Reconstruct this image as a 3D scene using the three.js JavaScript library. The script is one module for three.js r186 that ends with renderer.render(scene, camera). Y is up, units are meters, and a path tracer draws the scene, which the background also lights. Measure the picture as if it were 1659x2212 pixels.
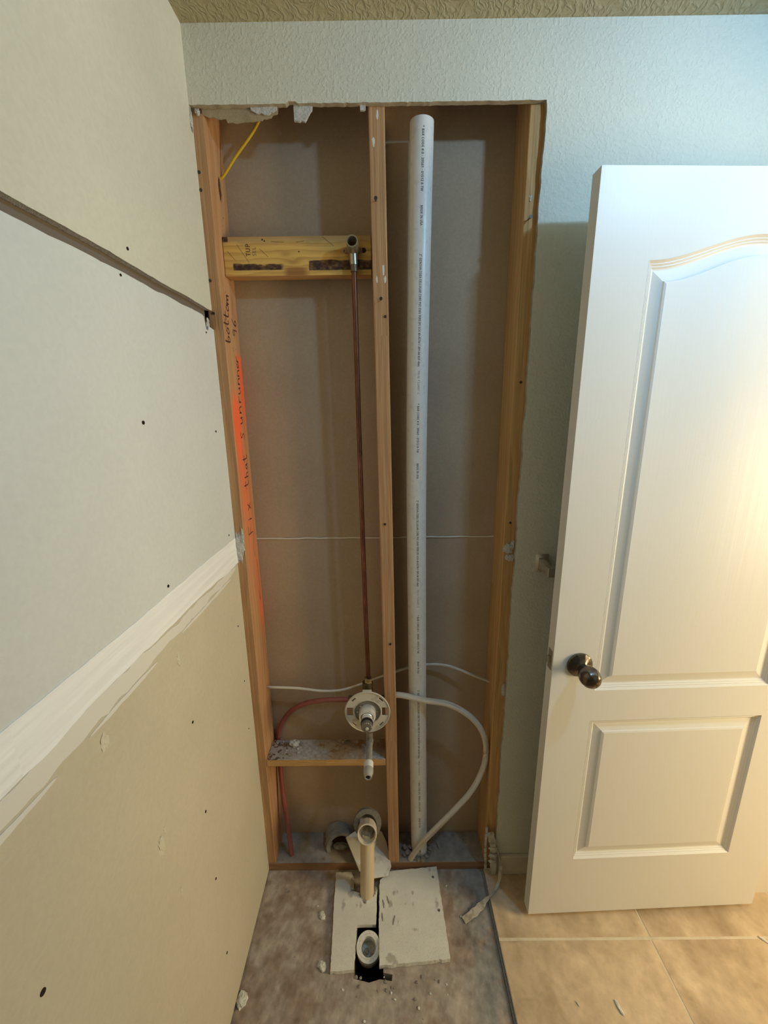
import * as THREE from 'three';
import { RoundedBoxGeometry } from 'three/addons/geometries/RoundedBoxGeometry.js';
import { mergeGeometries as mergeAll, mergeVertices, toCreasedNormals } from 'three/addons/utils/BufferGeometryUtils.js';
import { RectAreaLightUniformsLib } from 'three/addons/lights/RectAreaLightUniformsLib.js';
RectAreaLightUniformsLib.init();

// ------------------------------------------------------------------ camera, exposure, lamps
const scene = new THREE.Scene();
scene.background = new THREE.Color(0x000000);
const renderer = new THREE.WebGLRenderer({ antialias: true });
renderer.toneMapping = THREE.LinearToneMapping;
renderer.toneMappingExposure = 1.0;
renderer.shadowMap.enabled = true;

const FOCAL = 893.01;                                              // wide phone lens, pixels of the 1659 x 2212 frame
const camera = new THREE.PerspectiveCamera(2 * Math.atan(1106 / FOCAL) * 180 / Math.PI, 1659 / 2212, 0.02, 30);
camera.position.set(0, 1.5568, 1.085);
{
  const X = new THREE.Vector3(0.999935237, -0.011355965, -0.00075059), Y = new THREE.Vector3(0.01084145, 0.97053954, -0.24069786), Z = new THREE.Vector3(0.00346184, 0.24067413, 0.9705998);
  camera.quaternion.setFromRotationMatrix(new THREE.Matrix4().makeBasis(X, Y, Z));
}
scene.add(camera);

const BULB = { at: [0.81, 2.265, 0.65], color: [0.34, 0.63, 1.0], power: 2.3 };                   // bare bluish bulb below the ceiling, right of the frame: the shadows point to it
const HALL_LIGHT = { at: [2.5, 1.3, 0.90], w: 0.6, h: 0.9, color: [1.0, 0.84, 0.52], power: 25.5 };    // unseen warm hall source inferred from its light; the lantern form is made up

// ------------------------------------------------------------------ helpers
let seed = 7;
function rnd() { seed |= 0; seed = seed + 0x6D2B79F5 | 0; let t = Math.imul(seed ^ seed >>> 15, 1 | seed); t = t + Math.imul(t ^ t >>> 7, 61 | t) ^ t; return ((t ^ t >>> 14) >>> 0) / 4294967296; }
const rr = (a, b) => a + (b - a) * rnd();
const clamp = (x, a = 0, b = 1) => Math.min(b, Math.max(a, x));
const mix = (a, b, t) => a + (b - a) * t;
const smooth = (a, b, x) => { const t = clamp((x - a) / (b - a)); return t * t * (3 - 2 * t); };
function hash(x, y, s) { let h = Math.imul(x, 374761393) + Math.imul(y, 668265263) + Math.imul(s, 1442695041) | 0; h = Math.imul(h ^ h >>> 13, 1274126177); return ((h ^ h >>> 16) >>> 0) / 4294967296; }
function noise(x, y, s = 1, px = 0, py = 0) {                       // value noise, tiling with period px, py when given
  const xi = Math.floor(x), yi = Math.floor(y), fx = x - xi, fy = y - yi, u = fx * fx * (3 - 2 * fx), v = fy * fy * (3 - 2 * fy);
  const wx = (i) => px ? ((i % px) + px) % px : i, wy = (i) => py ? ((i % py) + py) % py : i;
  const a = hash(wx(xi), wy(yi), s), b = hash(wx(xi + 1), wy(yi), s), c = hash(wx(xi), wy(yi + 1), s), d = hash(wx(xi + 1), wy(yi + 1), s);
  return mix(mix(a, b, u), mix(c, d, u), v);
}
function fbm(x, y, s = 1, o = 4, px = 0, py = 0) { let a = 0, w = 0.5, n = 0; for (let i = 0; i < o; i++) { a += w * noise(x, y, s + i * 17, px, py); n += w; x *= 2; y *= 2; px *= 2; py *= 2; w *= 0.5; } return a / n; }
function dataTex(w, h, fn, srgb = true) {
  const d = new Uint8Array(w * h * 4);
  for (let j = 0; j < h; j++) for (let i = 0; i < w; i++) {
    const c = fn(i / w, j / h, i, j), k = (j * w + i) * 4;
    if (typeof c === 'number') d[k] = d[k + 1] = d[k + 2] = clamp(c) * 255; else { d[k] = clamp(c[0], 0, 255); d[k + 1] = clamp(c[1], 0, 255); d[k + 2] = clamp(c[2], 0, 255); }
    d[k + 3] = 255;
  }
  const t = new THREE.DataTexture(d, w, h, THREE.RGBAFormat);
  t.magFilter = THREE.LinearFilter; t.minFilter = THREE.LinearMipmapLinearFilter; t.generateMipmaps = true;
  t.wrapS = t.wrapT = THREE.RepeatWrapping; if (srgb) t.colorSpace = THREE.SRGBColorSpace; t.needsUpdate = true;
  return t;
}
function canvasTex(c) { const t = new THREE.CanvasTexture(c); t.colorSpace = THREE.SRGBColorSpace; t.wrapS = t.wrapT = THREE.RepeatWrapping; return t; }
const every = (t, u, v = u) => { const c = t.clone(); c.repeat.set(1 / u, 1 / v); c.needsUpdate = true; return c; };   // the texture repeats every u x v metres
const M = (o) => new THREE.MeshStandardMaterial({ roughness: 0.9, ...o });
const P = (o) => new THREE.MeshPhysicalMaterial({ roughness: 0.5, ...o });

const taken = {};
function numbered(n) { const k = taken[n] = (taken[n] ?? -1) + 1; return k ? n + '_' + String(k).padStart(3, '0') : n; }
function shade(m) { m.castShadow = m.receiveShadow = true; return m; }
function thing(name, label, category, pos = [0, 0, 0], group, kind) {
  const g = new THREE.Group(); g.name = numbered(name); g.position.set(...pos); g.userData = { label };
  if (category) g.userData.category = category; if (group) g.userData.group = group; if (kind) g.userData.kind = kind;
  scene.add(g); return g;
}
function part(parent, name, geo, mat, label) {
  const m = shade(new THREE.Mesh(geo, mat)); m.name = name; if (label) m.userData.label = label;
  parent.add(m); return m;
}
function solo(name, geo, mat, label, category, group, kind) {
  const m = shade(new THREE.Mesh(geo, mat)); m.name = numbered(name); m.userData = { label };
  if (category) m.userData.category = category; if (group) m.userData.group = group; if (kind) m.userData.kind = kind;
  scene.add(m); return m;
}
// planar uv in metres from the face's direction; grain runs along v
function planar(g0, grain = 'y', du = 0, dv = 0) {
  const g = g0.index ? g0.toNonIndexed() : g0, p = g.attributes.position, uv = new Float32Array(p.count * 2), a = new THREE.Vector3(), b = new THREE.Vector3(), c = new THREE.Vector3();
  for (let i = 0; i < p.count; i += 3) {
    a.fromBufferAttribute(p, i); b.fromBufferAttribute(p, i + 1); c.fromBufferAttribute(p, i + 2);
    const n = b.clone().sub(a).cross(c.clone().sub(a)), x = Math.abs(n.x), y = Math.abs(n.y), z = Math.abs(n.z);
    [a, b, c].forEach((q, k) => {
      let s, t;
      if (grain === 'x') { if (y >= x && y >= z) { s = q.z; t = q.x; } else if (z >= x) { s = q.y; t = q.x; } else { s = q.z; t = q.y; } }
      else { if (y >= x && y >= z) { s = q.x; t = q.z; } else if (z >= x) { s = q.x; t = q.y; } else { s = q.z; t = q.y; } }
      uv[(i + k) * 2] = s + du; uv[(i + k) * 2 + 1] = t + dv;
    });
  }
  g.setAttribute('uv', new THREE.BufferAttribute(uv, 2)); return g;
}
function box(x0, x1, y0, y1, z0, z1, r = 0, grain = 'y') {
  const w = x1 - x0, h = y1 - y0, d = z1 - z0, g = r ? new RoundedBoxGeometry(w, h, d, 2, r) : new THREE.BoxGeometry(w, h, d);
  g.translate((x0 + x1) / 2, (y0 + y1) / 2, (z0 + z1) / 2); return planar(g, grain, x0 * 3.1, y0 * 1.7);
}
const mergeGeometries = (gs) => mergeAll(gs.map((g) => g.index ? g.toNonIndexed() : g));
const V = (a) => new THREE.Vector3(...a);
// round pipe swept along points; rad is a number or f(t); uv = (around, metres along)
function pipe(pts, rad, seg = 80, radial = 20, { wall = 0, capped = true, offset = 0 } = {}) {
  const curve = pts.length === 2 ? new THREE.LineCurve3(V(pts[0]), V(pts[1])) : new THREE.CatmullRomCurve3(pts.map(V), false, 'centripetal');
  const R = typeof rad === 'function' ? rad : () => rad, len = curve.getLength(), fr = curve.computeFrenetFrames(seg, false), pos = [], uv = [], idx = [];
  const T0 = fr.tangents[0], ref = Math.abs(T0.y) > 0.8 ? new THREE.Vector3(0, 0, 1) : new THREE.Vector3(0, 1, 0);
  const ring = (t, i, r) => {
    const c = curve.getPointAt(t), T = fr.tangents[i], N = ref.clone().addScaledVector(T, -ref.dot(T)).normalize(), B = new THREE.Vector3().crossVectors(T, N);
    for (let k = 0; k <= radial; k++) { const a = k / radial * Math.PI * 2 + Math.PI, q = c.clone().addScaledVector(N, Math.cos(a) * r).addScaledVector(B, Math.sin(a) * r); pos.push(q.x, q.y, q.z); uv.push(k / radial, offset + t * len); }
  };
  const sheet = (rf, flip) => { const base = pos.length / 3; for (let i = 0; i <= seg; i++) ring(i / seg, i, rf(i / seg)); for (let i = 0; i < seg; i++) for (let k = 0; k < radial; k++) { const a = base + i * (radial + 1) + k, b = a + radial + 1; flip ? idx.push(a, a + 1, b, b, a + 1, b + 1) : idx.push(a, b, a + 1, b, b + 1, a + 1); } };
  sheet(R, false);
  if (wall) {
    sheet((t) => R(t) - wall, true);
    for (const [t, i, fl] of [[0, 0, 0], [1, seg, 1]]) { const base = pos.length / 3; ring(t, i, R(t)); ring(t, i, R(t) - wall); for (let k = 0; k < radial; k++) { const a = base + k, b = a + radial + 1; fl ? idx.push(a, b, a + 1, b, b + 1, a + 1) : idx.push(a, a + 1, b, b, a + 1, b + 1); } }
  } else if (capped) for (const [t, i, fl] of [[0, 0, 0], [1, seg, 1]]) {
    const base = pos.length / 3; ring(t, i, R(t)); const c = curve.getPointAt(t); pos.push(c.x, c.y, c.z); uv.push(0.5, offset + t * len);
    const m = pos.length / 3 - 1; for (let k = 0; k < radial; k++) fl ? idx.push(base + k, m, base + k + 1) : idx.push(base + k, base + k + 1, m);
  }
  const g = new THREE.BufferGeometry(); g.setAttribute('position', new THREE.Float32BufferAttribute(pos, 3)); g.setAttribute('uv', new THREE.Float32BufferAttribute(uv, 2)); g.setIndex(idx); g.computeVertexNormals();
  return g;
}
// solid of revolution [radius, height] turned so that its axis runs along dir from at
function turned(profile, at, dir = [0, 0, 1], n = 32) {
  const g = toCreasedNormals(new THREE.LatheGeometry(profile.map((p) => new THREE.Vector2(...p)), n), 0.6);
  g.applyQuaternion(new THREE.Quaternion().setFromUnitVectors(new THREE.Vector3(0, 1, 0), V(dir).normalize())); g.translate(...at); return g;
}
function prism(points, depth, holes = [], bevel = 0) {
  const s = new THREE.Shape(points.map((p) => new THREE.Vector2(...p)));
  for (const h of holes) s.holes.push(new THREE.Path(h.map((p) => new THREE.Vector2(...p))));
  return new THREE.ExtrudeGeometry(s, { depth, bevelEnabled: bevel > 0, bevelSize: bevel, bevelThickness: bevel, bevelSegments: 1, curveSegments: 8 });
}
// rough lump: a squashed low sphere with noisy radius
function lump(r, sx, sy, sz, s, n = 10, rough = 0.35) {
  const g = mergeVertices(new THREE.SphereGeometry(r, n, Math.max(4, n * 0.7 | 0)).deleteAttribute('uv').deleteAttribute('normal')), p = g.attributes.position;
  for (let i = 0; i < p.count; i++) { const x = p.getX(i), y = p.getY(i), z = p.getZ(i), k = 1 - rough + 2 * rough * hash(Math.round(x / r * 50) + 99, Math.round(y / r * 50) + Math.round(z / r * 50) * 7, s); p.setXYZ(i, x * k * sx, y * k * sy, z * k * sz); }
  const f = g.toNonIndexed(); f.computeVertexNormals(); return planar(f);
}
const at = (g, x, y, z, ry = 0, rx = 0, rz = 0) => { g.applyMatrix4(new THREE.Matrix4().compose(new THREE.Vector3(x, y, z), new THREE.Quaternion().setFromEuler(new THREE.Euler(rx, ry, rz)), new THREE.Vector3(1, 1, 1))); return g; };

// ------------------------------------------------------------------ textures and materials
const peel = dataTex(512, 512, (u, v) => { const a = fbm(u * 24, v * 24, 3, 3, 24, 24), b = fbm(u * 60, v * 60, 9, 2, 60, 60); return smooth(0.42, 0.72, a) * 0.75 + b * 0.25; }, false);
const stomp = dataTex(1024, 1024, (u, v) => {
  const w = fbm(u * 9, v * 9, 5, 3, 9, 9), a = fbm(u * 34 + w * 5, v * 15, 21, 3, 0, 0), ridge = 1 - Math.abs(2 * a - 1);
  return clamp(Math.pow(ridge, 3) * 0.8 + fbm(u * 60, v * 60, 31, 2, 60, 60) * 0.25);
}, false);
const grainFine = dataTex(256, 256, (u, v) => fbm(u * 64, v * 64, 41, 2, 64, 64), false);
const mottle = (r, g, b, k, s) => dataTex(512, 512, (u, v) => { const n = (fbm(u * 5, v * 5, s, 5, 5, 5) - 0.5) * k + (noise(u * 170, v * 170, s + 3, 170, 170) - 0.5) * k * 0.5; return [r + n, g + n, b + n * 0.9]; });
const paperTex = mottle(207, 204, 188, 10, 51), greyTex = mottle(210, 213, 211, 9, 53), beigeTex = mottle(199, 190, 168, 10, 55), rearTex = mottle(180, 157, 131, 12, 61), creamTex = mottle(214, 212, 196, 8, 71);

function woodTex(w, h, lo, hi, s, turns = 9) {                      // plain sawn softwood, grain along v; .2 m x 1.2 m
  return dataTex(w, h, (u, v) => woodAt(u, v, lo, hi, s, turns));
}
function woodAt(u, v, lo, hi, s, turns) {
  const bend = fbm(u * 1.5, v * 2.5, s, 3) * 2.2, ring = (u * turns + bend * 2.2) % 1, band = smooth(0.0, 0.75, ring) * (1 - smooth(0.8, 1.0, ring));
  const fib = fbm(u * 90, v * 5, s + 5, 3), big = fbm(u * 3, v * 4, s + 9, 3);
  let t = 0.17 * band + 0.40 * fib + 0.34 * big + 0.05;
  return [0, 1, 2].map((i) => mix(hi[i], lo[i], clamp(t)));
}
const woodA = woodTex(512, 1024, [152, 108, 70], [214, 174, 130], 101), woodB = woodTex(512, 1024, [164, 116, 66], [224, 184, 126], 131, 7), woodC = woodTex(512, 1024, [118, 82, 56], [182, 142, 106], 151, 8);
const grainBump = dataTex(256, 1024, (u, v) => fbm(u * 60, v * 6, 111, 3), false);
const mWood = (t) => M({ map: every(t, 0.2, 1.2), bumpMap: every(grainBump, 0.1, 0.6), bumpScale: 0.0006, roughness: 0.78 });
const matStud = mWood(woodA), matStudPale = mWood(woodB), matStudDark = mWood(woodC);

const matPaint = M({ map: every(creamTex, 0.8), bumpMap: every(peel, 0.12), bumpScale: 0.0005, roughness: 0.7 });
const matCeiling = M({ map: every(creamTex, 0.8), color: 0xcdc4ac, bumpMap: every(stomp, 0.30), bumpScale: 0.0022, roughness: 0.85 });
const matPlain = M({ map: every(creamTex, 0.8), color: 0xf2eee0, roughness: 0.85 });
const matHall = M({ color: 0xd9c9ab, roughness: 0.9 });
const matDrywall = M({ map: every(paperTex, 0.9), bumpMap: every(grainFine, 0.12), bumpScale: 0.0002, roughness: 0.95 });
const drySheet = (t) => M({ map: every(t, 0.9), bumpMap: every(grainFine, 0.12), bumpScale: 0.0002, roughness: 0.95 }), matSheetGrey = drySheet(greyTex), matSheetBeige = drySheet(beigeTex);
const gypTex = dataTex(256, 256, (u, v) => { const n = fbm(u * 40, v * 40, 81, 4, 40, 40); const k = 180 + 60 * n; return [k, k - 3, k - 8]; });
const matGypsum = M({ map: every(gypTex, 0.12), bumpMap: every(grainFine, 0.05), bumpScale: 0.002, roughness: 1 });
const matPaperTorn = M({ map: every(mottle(170, 152, 122, 40, 83), 0.2), bumpMap: every(grainFine, 0.04), bumpScale: 0.001, roughness: 1 });
const matEdgePaper = M({ map: every(mottle(204, 190, 170, 50, 85), 0.1), bumpMap: every(grainFine, 0.03), bumpScale: 0.002, roughness: 1 });
const matRear = M({ map: every(rearTex, 0.7), bumpMap: every(grainFine, 0.12), bumpScale: 0.0003, roughness: 0.95 });
const mudTex = dataTex(1024, 256, (u, v) => { const n = fbm(u * 4, v * 22, 91, 4), k = 240 + 10 * (n - 0.5) * 2; return [k, k + 1, k + 2]; });
const matMud = M({ map: every(mudTex, 0.7, 0.16), bumpMap: every(dataTex(512, 256, (u, v) => fbm(u * 4, v * 24, 93, 4), false), 0.7, 0.16), bumpScale: 0.0007, roughness: 0.9 });
const matMudThin = M({ color: 0xdcd9d0, roughness: 0.9 });
const matScrew = M({ color: 0x2c2620, roughness: 0.5, metalness: 0.6 });
const matNail = M({ color: 0x55504a, roughness: 0.45, metalness: 0.8 });
const matWhitePaint = P({ color: 0xe7e5df, roughness: 0.42, bumpMap: every(dataTex(256, 512, (u, v) => Math.pow(fbm(u * 70, v * 5, 171, 3), 1.6), false), 0.16, 0.5), bumpScale: 0.00008 });
const matTrim = P({ color: 0xe6e2d6, roughness: 0.45 });
const matBronze = M({ color: 0x6a635a, roughness: 0.27, metalness: 1 });
const matChrome = M({ color: 0xc9c7c2, roughness: 0.18, metalness: 1 });
const matNickel = M({ color: 0xada596, roughness: 0.42, metalness: 0.55 });
const matBlack = M({ color: 0x14110f, roughness: 0.6 });
const matCopper = M({ map: every(dataTex(128, 512, (u, v) => { const n = fbm(u * 6, v * 26, 181, 4, 6, 0); return [mix(84, 150, n), mix(56, 98, n), mix(42, 72, n)]; }), 1, 0.7), roughness: 0.45, metalness: 0.75 });
const dirtyWhite = (r, g, b, s) => dataTex(256, 256, (u, v) => { const n = fbm(u * 7, v * 7, s, 5, 7, 7), k = smooth(0.45, 0.75, n) * 34; return [r - k, g - k * 1.05, b - k * 1.15]; });
const matPlasticRing = M({ map: every(dirtyWhite(206, 198, 184, 191), 0.2), roughness: 0.6 });
const matGreyDisc = M({ color: 0x837e74, roughness: 0.7 });
const matPexWhite = M({ map: dirtyWhite(216, 206, 190, 193), roughness: 0.5 });
const matPexRed = M({ map: dirtyWhite(156, 88, 82, 195), roughness: 0.5 });
const matCableWhite = M({ map: dirtyWhite(226, 218, 204, 197), roughness: 0.6 });
const matCableYellow = M({ color: 0xd0a81c, roughness: 0.5 });
const matDusty = M({ map: every(dataTex(256, 256, (u, v) => { const n = fbm(u * 9, v * 9, 201, 5, 9, 9); return [mix(116, 184, n), mix(108, 175, n), mix(98, 162, n)]; }), 0.1), bumpMap: every(grainFine, 0.04), bumpScale: 0.001, roughness: 1 });
const matDustyPipe = M({ map: every(dataTex(256, 256, (u, v) => { const n = fbm(u * 6, v * 6, 203, 5, 6, 6); return [mix(122, 176, n), mix(116, 170, n), mix(108, 160, n)]; }), 0.5, 0.08), roughness: 0.95 });
const matTan = M({ map: dataTex(128, 256, (u, v) => { const n = fbm(u * 8, v * 5, 211, 4, 8, 0); return [mix(196, 232, n), mix(174, 214, n), mix(138, 182, n)]; }), roughness: 0.55 });
const matPvcPlain = M({ map: every(dirtyWhite(226, 222, 212, 213), 0.2), roughness: 0.4 });
const matBoard = M({ map: every(dataTex(512, 512, (u, v) => { const n = fbm(u * 6, v * 6, 221, 5, 6, 6), d = smooth(0.62, 0.75, fbm(u * 12, v * 9, 223, 4, 12, 9)); const k = 232 + (n - 0.5) * 18; return [k - d * 42, k - 3 - d * 45, k - 15 - d * 44]; }), 0.3), bumpMap: every(grainFine, 0.08), bumpScale: 0.0012, roughness: 1 });

// concrete slab: worn, with dust drifts and grey thinset stains; uv in metres, tile 1.2 m
const slabTex = dataTex(1024, 1024, (u, v) => {
  const X = u * 1.2, Z = v * 1.2;                                   // X = world x + .43, Z = world z + .13 (both wrap at 1.2 m)
  const a = fbm(X * 9, Z * 9, 231, 6), b = fbm(X * 22 + a * 2, Z * 22, 233, 5), c = fbm(X * 60, Z * 60, 237, 3), dark = smooth(0.55, 0.72, fbm(X * 14, Z * 26, 239, 5));
  let r = 158, g = 138, bl = 122;
  const spill = 0.20 * Math.exp(-Math.pow((Z - 0.44) / 0.055, 2)) * smooth(0.19, 0.27, X) * smooth(0.80, 0.62, X) + 0.10 * smooth(0.5, 0.7, X) * smooth(0.45, 0.55, Z), dust = smooth(0.42, 0.66, a * 0.45 + b * 0.55 + 0.01 + spill);
  r = mix(r, 176, dust); g = mix(g, 163, dust); bl = mix(bl, 149, dust);
  const wall = smooth(0.11, 0.0, Math.abs(X - 0.715)) * smooth(0.35, 0.6, b + 0.12);            // grey mortar smear along the cut tile edge
  r = mix(r, 132, wall * 0.75); g = mix(g, 134, wall * 0.75); bl = mix(bl, 134, wall * 0.75);
  const st = fbm(X * 110 + Z * 30, Z * 40, 243, 4), k = (c - 0.5) * 44 + (st - 0.5) * 26 - dark * 12; return [r + k, g + k, bl + k];
});
const matSlab = M({ map: slabTex, bumpMap: dataTex(1024, 1024, (u, v) => fbm(u * 26, v * 26, 241, 6, 26, 26), false), bumpScale: 0.006, roughness: 1 });
const tileTex = [0, 1, 2].map((s) => dataTex(512, 512, (u, v) => {
  const w = fbm(u * 3, v * 3, 251 + s, 4) * 1.6, a = fbm(u * 4 + w, v * 4 - w, 261 + s, 6), b = fbm(u * 30, v * 30, 271 + s, 3), pit = smooth(0.66, 0.78, fbm(u * 10 + w, v * 18, 281 + s, 4));
  const f = fbm(u * 14 + w * 2, v * 9, 277 + s, 5), k = (a - 0.5) * 62 + (f - 0.5) * 44 + (b - 0.5) * 16 - pit * 8; return [200 + k, 175 + k * 0.98, 142 + k * 0.9];
}));
const tileBump = dataTex(512, 512, (u, v) => fbm(u * 9, v * 9, 291, 6), false);
const matTile = tileTex.map((t) => P({ map: every(t, 0.455), bumpMap: every(tileBump, 0.455), bumpScale: 0.003, roughness: 0.55 }));
const matGrout = M({ map: every(mottle(216, 202, 176, 30, 295), 0.2), roughness: 1 });
const matMortar = M({ map: every(mottle(156, 150, 144, 36, 297), 0.15), bumpMap: every(grainFine, 0.04), bumpScale: 0.003, roughness: 1 });
const matSoil = M({ map: every(mottle(112, 92, 72, 60, 299), 0.2), bumpMap: every(grainFine, 0.05), bumpScale: 0.006, roughness: 1 });

// ------------------------------------------------------------------ the setting
const XL = -0.4183, H = 2.346, ZR = -0.120, XR = 1.165, ZF = 2.75;
{ // floor: bare slab where the tub stood, tiles beside it
  const f = thing('floor', 'bare concrete slab beside beige stone-look floor tiles', 'floor', [0, 0, 0], null, 'structure');
  const pit = [[-0.100, -0.062], [-0.022, -0.060], [-0.020, -0.258], [0.006, -0.262], [0.004, -0.276], [-0.03, -0.272], [-0.06, -0.279], [-0.106, -0.270]];
  const g = prism([[-0.56, 0.13], [0.327, 0.13], [0.327, -ZF], [-0.56, -ZF]], 0.11, [pit]); g.rotateX(-Math.PI / 2); g.translate(0, -0.11, 0);
  const uv = g.attributes.uv, p = g.attributes.position;
  for (let i = 0; i < uv.count; i++) uv.setXY(i, (p.getX(i) + 0.43) / 1.2, (p.getZ(i) + 0.13) / 1.2);
  part(f, 'slab', g, matSlab, 'bare dusty concrete slab with a broken hole');
  part(f, 'soil', box(-0.2, 0.1, -0.26, -0.19, 0, 0.35), matSoil, 'earth under the hole');
  part(f, 'mortar_edge', box(0.3195, 0.328, 0.0, 0.006, 0.0, ZF, 0.002), matMortar, 'dark grey mortar along the cut tile edge');
  part(f, 'grout', box(0.327, 2.7, -0.02, 0.0097, -0.01, ZF), matGrout);
  const xs = [0.3255, 0.779, 1.2325, 1.686, 2.14, 2.6], zs = [0.0, 0.191, 0.6445, 1.098, 1.5515, 2.005, 2.4585, ZF];
  const tileG = {};
  for (let i = 0; i < xs.length - 1; i++) for (let j = 0; j < zs.length - 1; j++) {
    if (xs[i] > 1.3 && zs[j] > 1.6) continue;
    const w = xs[i + 1] - xs[i] - 0.0045, d = zs[j + 1] - zs[j] - (j === 0 ? 0.009 : 0.0045);
    const k = w.toFixed(3) + '_' + d.toFixed(3); tileG[k] ??= planar(new RoundedBoxGeometry(w, 0.010, d, 1, 0.0012), 'y', w / 2, d / 2);
    const t = part(f, numbered('tile'), tileG[k], matTile[(i * 2 + j) % 3]); t.position.set((xs[i] + xs[i + 1]) / 2, 0.0055, (zs[j] + zs[j + 1]) / 2); t.rotation.y = 0;
  }
}
solo('ceiling', box(-0.56, 2.75, H, H + 0.05, -0.14, ZF + 0.1), matCeiling, 'cream ceiling with heavy stomped plaster texture', 'ceiling', null, 'structure');

{ // the wall that was opened up
  const w = thing('wall_back', 'cream textured wall with a tall opening cut into its drywall', 'wall', [0, 0, 0], null, 'structure');
  const o = [[-0.431, H], [1.29, H], [1.29, 0.0], [0.362, 0.0]];
  for (let y = 0.012; y < 2.2; y += 0.012) o.push([0.3592 + (fbm(y * 14, 0, 301, 3) - 0.5) * 0.0055 + (noise(y * 90, 3, 303) - 0.5) * 0.0022 + 0.003 * smooth(0.5, 0, y), y]);
  o.push([0.3590, 2.2046]);
  for (let x = 0.352; x > -0.43; x -= 0.007) o.push([x, 2.2042 + (noise(x * 120, 1, 305) - 0.5) * 0.0018 + (x > -0.205 && x < -0.185 ? 0.004 : 0)]);
  o.push([-0.431, 2.2040]);
  const g = prism(o, 0.0127); g.translate(0, 0, -0.0127);
  part(w, 'drywall_panel', g, [matPaint, matEdgePaper]);
  // torn backing paper and gypsum left hanging at the top
  const rag = (x0, x1, f, s) => { const q = []; for (let x = x0; x <= x1 + 1e-6; x += 0.004) q.push([x, f(x) + (noise(x * 300, 5, s) - 0.5) * 0.004]); return q; };
  const a = rag(-0.412, -0.226, (x) => 2.2 - 0.0225 * Math.pow(Math.sin(clamp((x + 0.412) / 0.186) * Math.PI), 0.45) + (x < -0.34 ? 0.006 : 0), 311);
  const gp = prism([[-0.226, 2.213], [-0.412, 2.213], ...a], 0.0016); gp.translate(0, 0, -0.0146); part(w, 'torn_paper', gp, matPaperTorn, 'torn brown backing paper');
  const c1 = rag(-0.192, -0.152, (x) => 2.199 - 0.021 * smooth(-0.152, -0.168, x), 313);
  const g1 = prism([[-0.150, 2.21], [-0.192, 2.21], ...c1], 0.006); g1.translate(0, 0, -0.0147); part(w, 'gypsum_chunk', g1, matGypsum, 'white gypsum chunk hanging from the cut');
  const c2 = rag(-0.286, -0.228, (x) => 2.1985 - 0.008 * Math.sin(clamp((x + 0.286) / 0.058) * Math.PI), 315);
  const g2 = prism([[-0.228, 2.208], [-0.286, 2.208], ...c2], 0.004); g2.translate(0, 0, -0.0125); part(w, 'gypsum_chunk', g2, matGypsum);
  const c3 = rag(-0.046, -0.034, (x) => 2.194 + 0.4 * Math.abs(x + 0.04), 317);
  const g3 = prism([[-0.034, 2.207], [-0.046, 2.207], ...c3], 0.005); g3.translate(0, 0, -0.0125); part(w, 'gypsum_chunk', g3, matGypsum);
  part(w, 'gypsum_chunk', at(lump(0.006, 0.8, 1.0, 0.8, 3), -0.4035, 2.196, -0.008), matGypsum);
}
{ // cavity lining seen between the studs: the back of the next room's drywall
  const w = thing('wall_rear', 'brown paper-faced drywall lining the back of the open stud cavity', 'wall', [0, 0, 0], null, 'structure');
  part(w, 'drywall_panel', box(-0.56, 1.29, 1.1805, H, ZR - 0.0127, ZR), matRear);
  part(w, 'drywall_panel', box(-0.56, 1.29, -0.05, 1.1755, ZR - 0.0127, ZR), matRear);
  const pts = []; for (let x = -0.42; x <= 0.40; x += 0.02) pts.push([x, 1.1782 + (noise(x * 30, 2, 321) - 0.5) * 0.0012, ZR + 0.0008]);
  part(w, 'joint_ridge', pipe(pts, 0.0022, 120, 8), M({ color: 0xe6dccb }), 'pale ridge of plaster squeezed through the joint');
}
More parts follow.
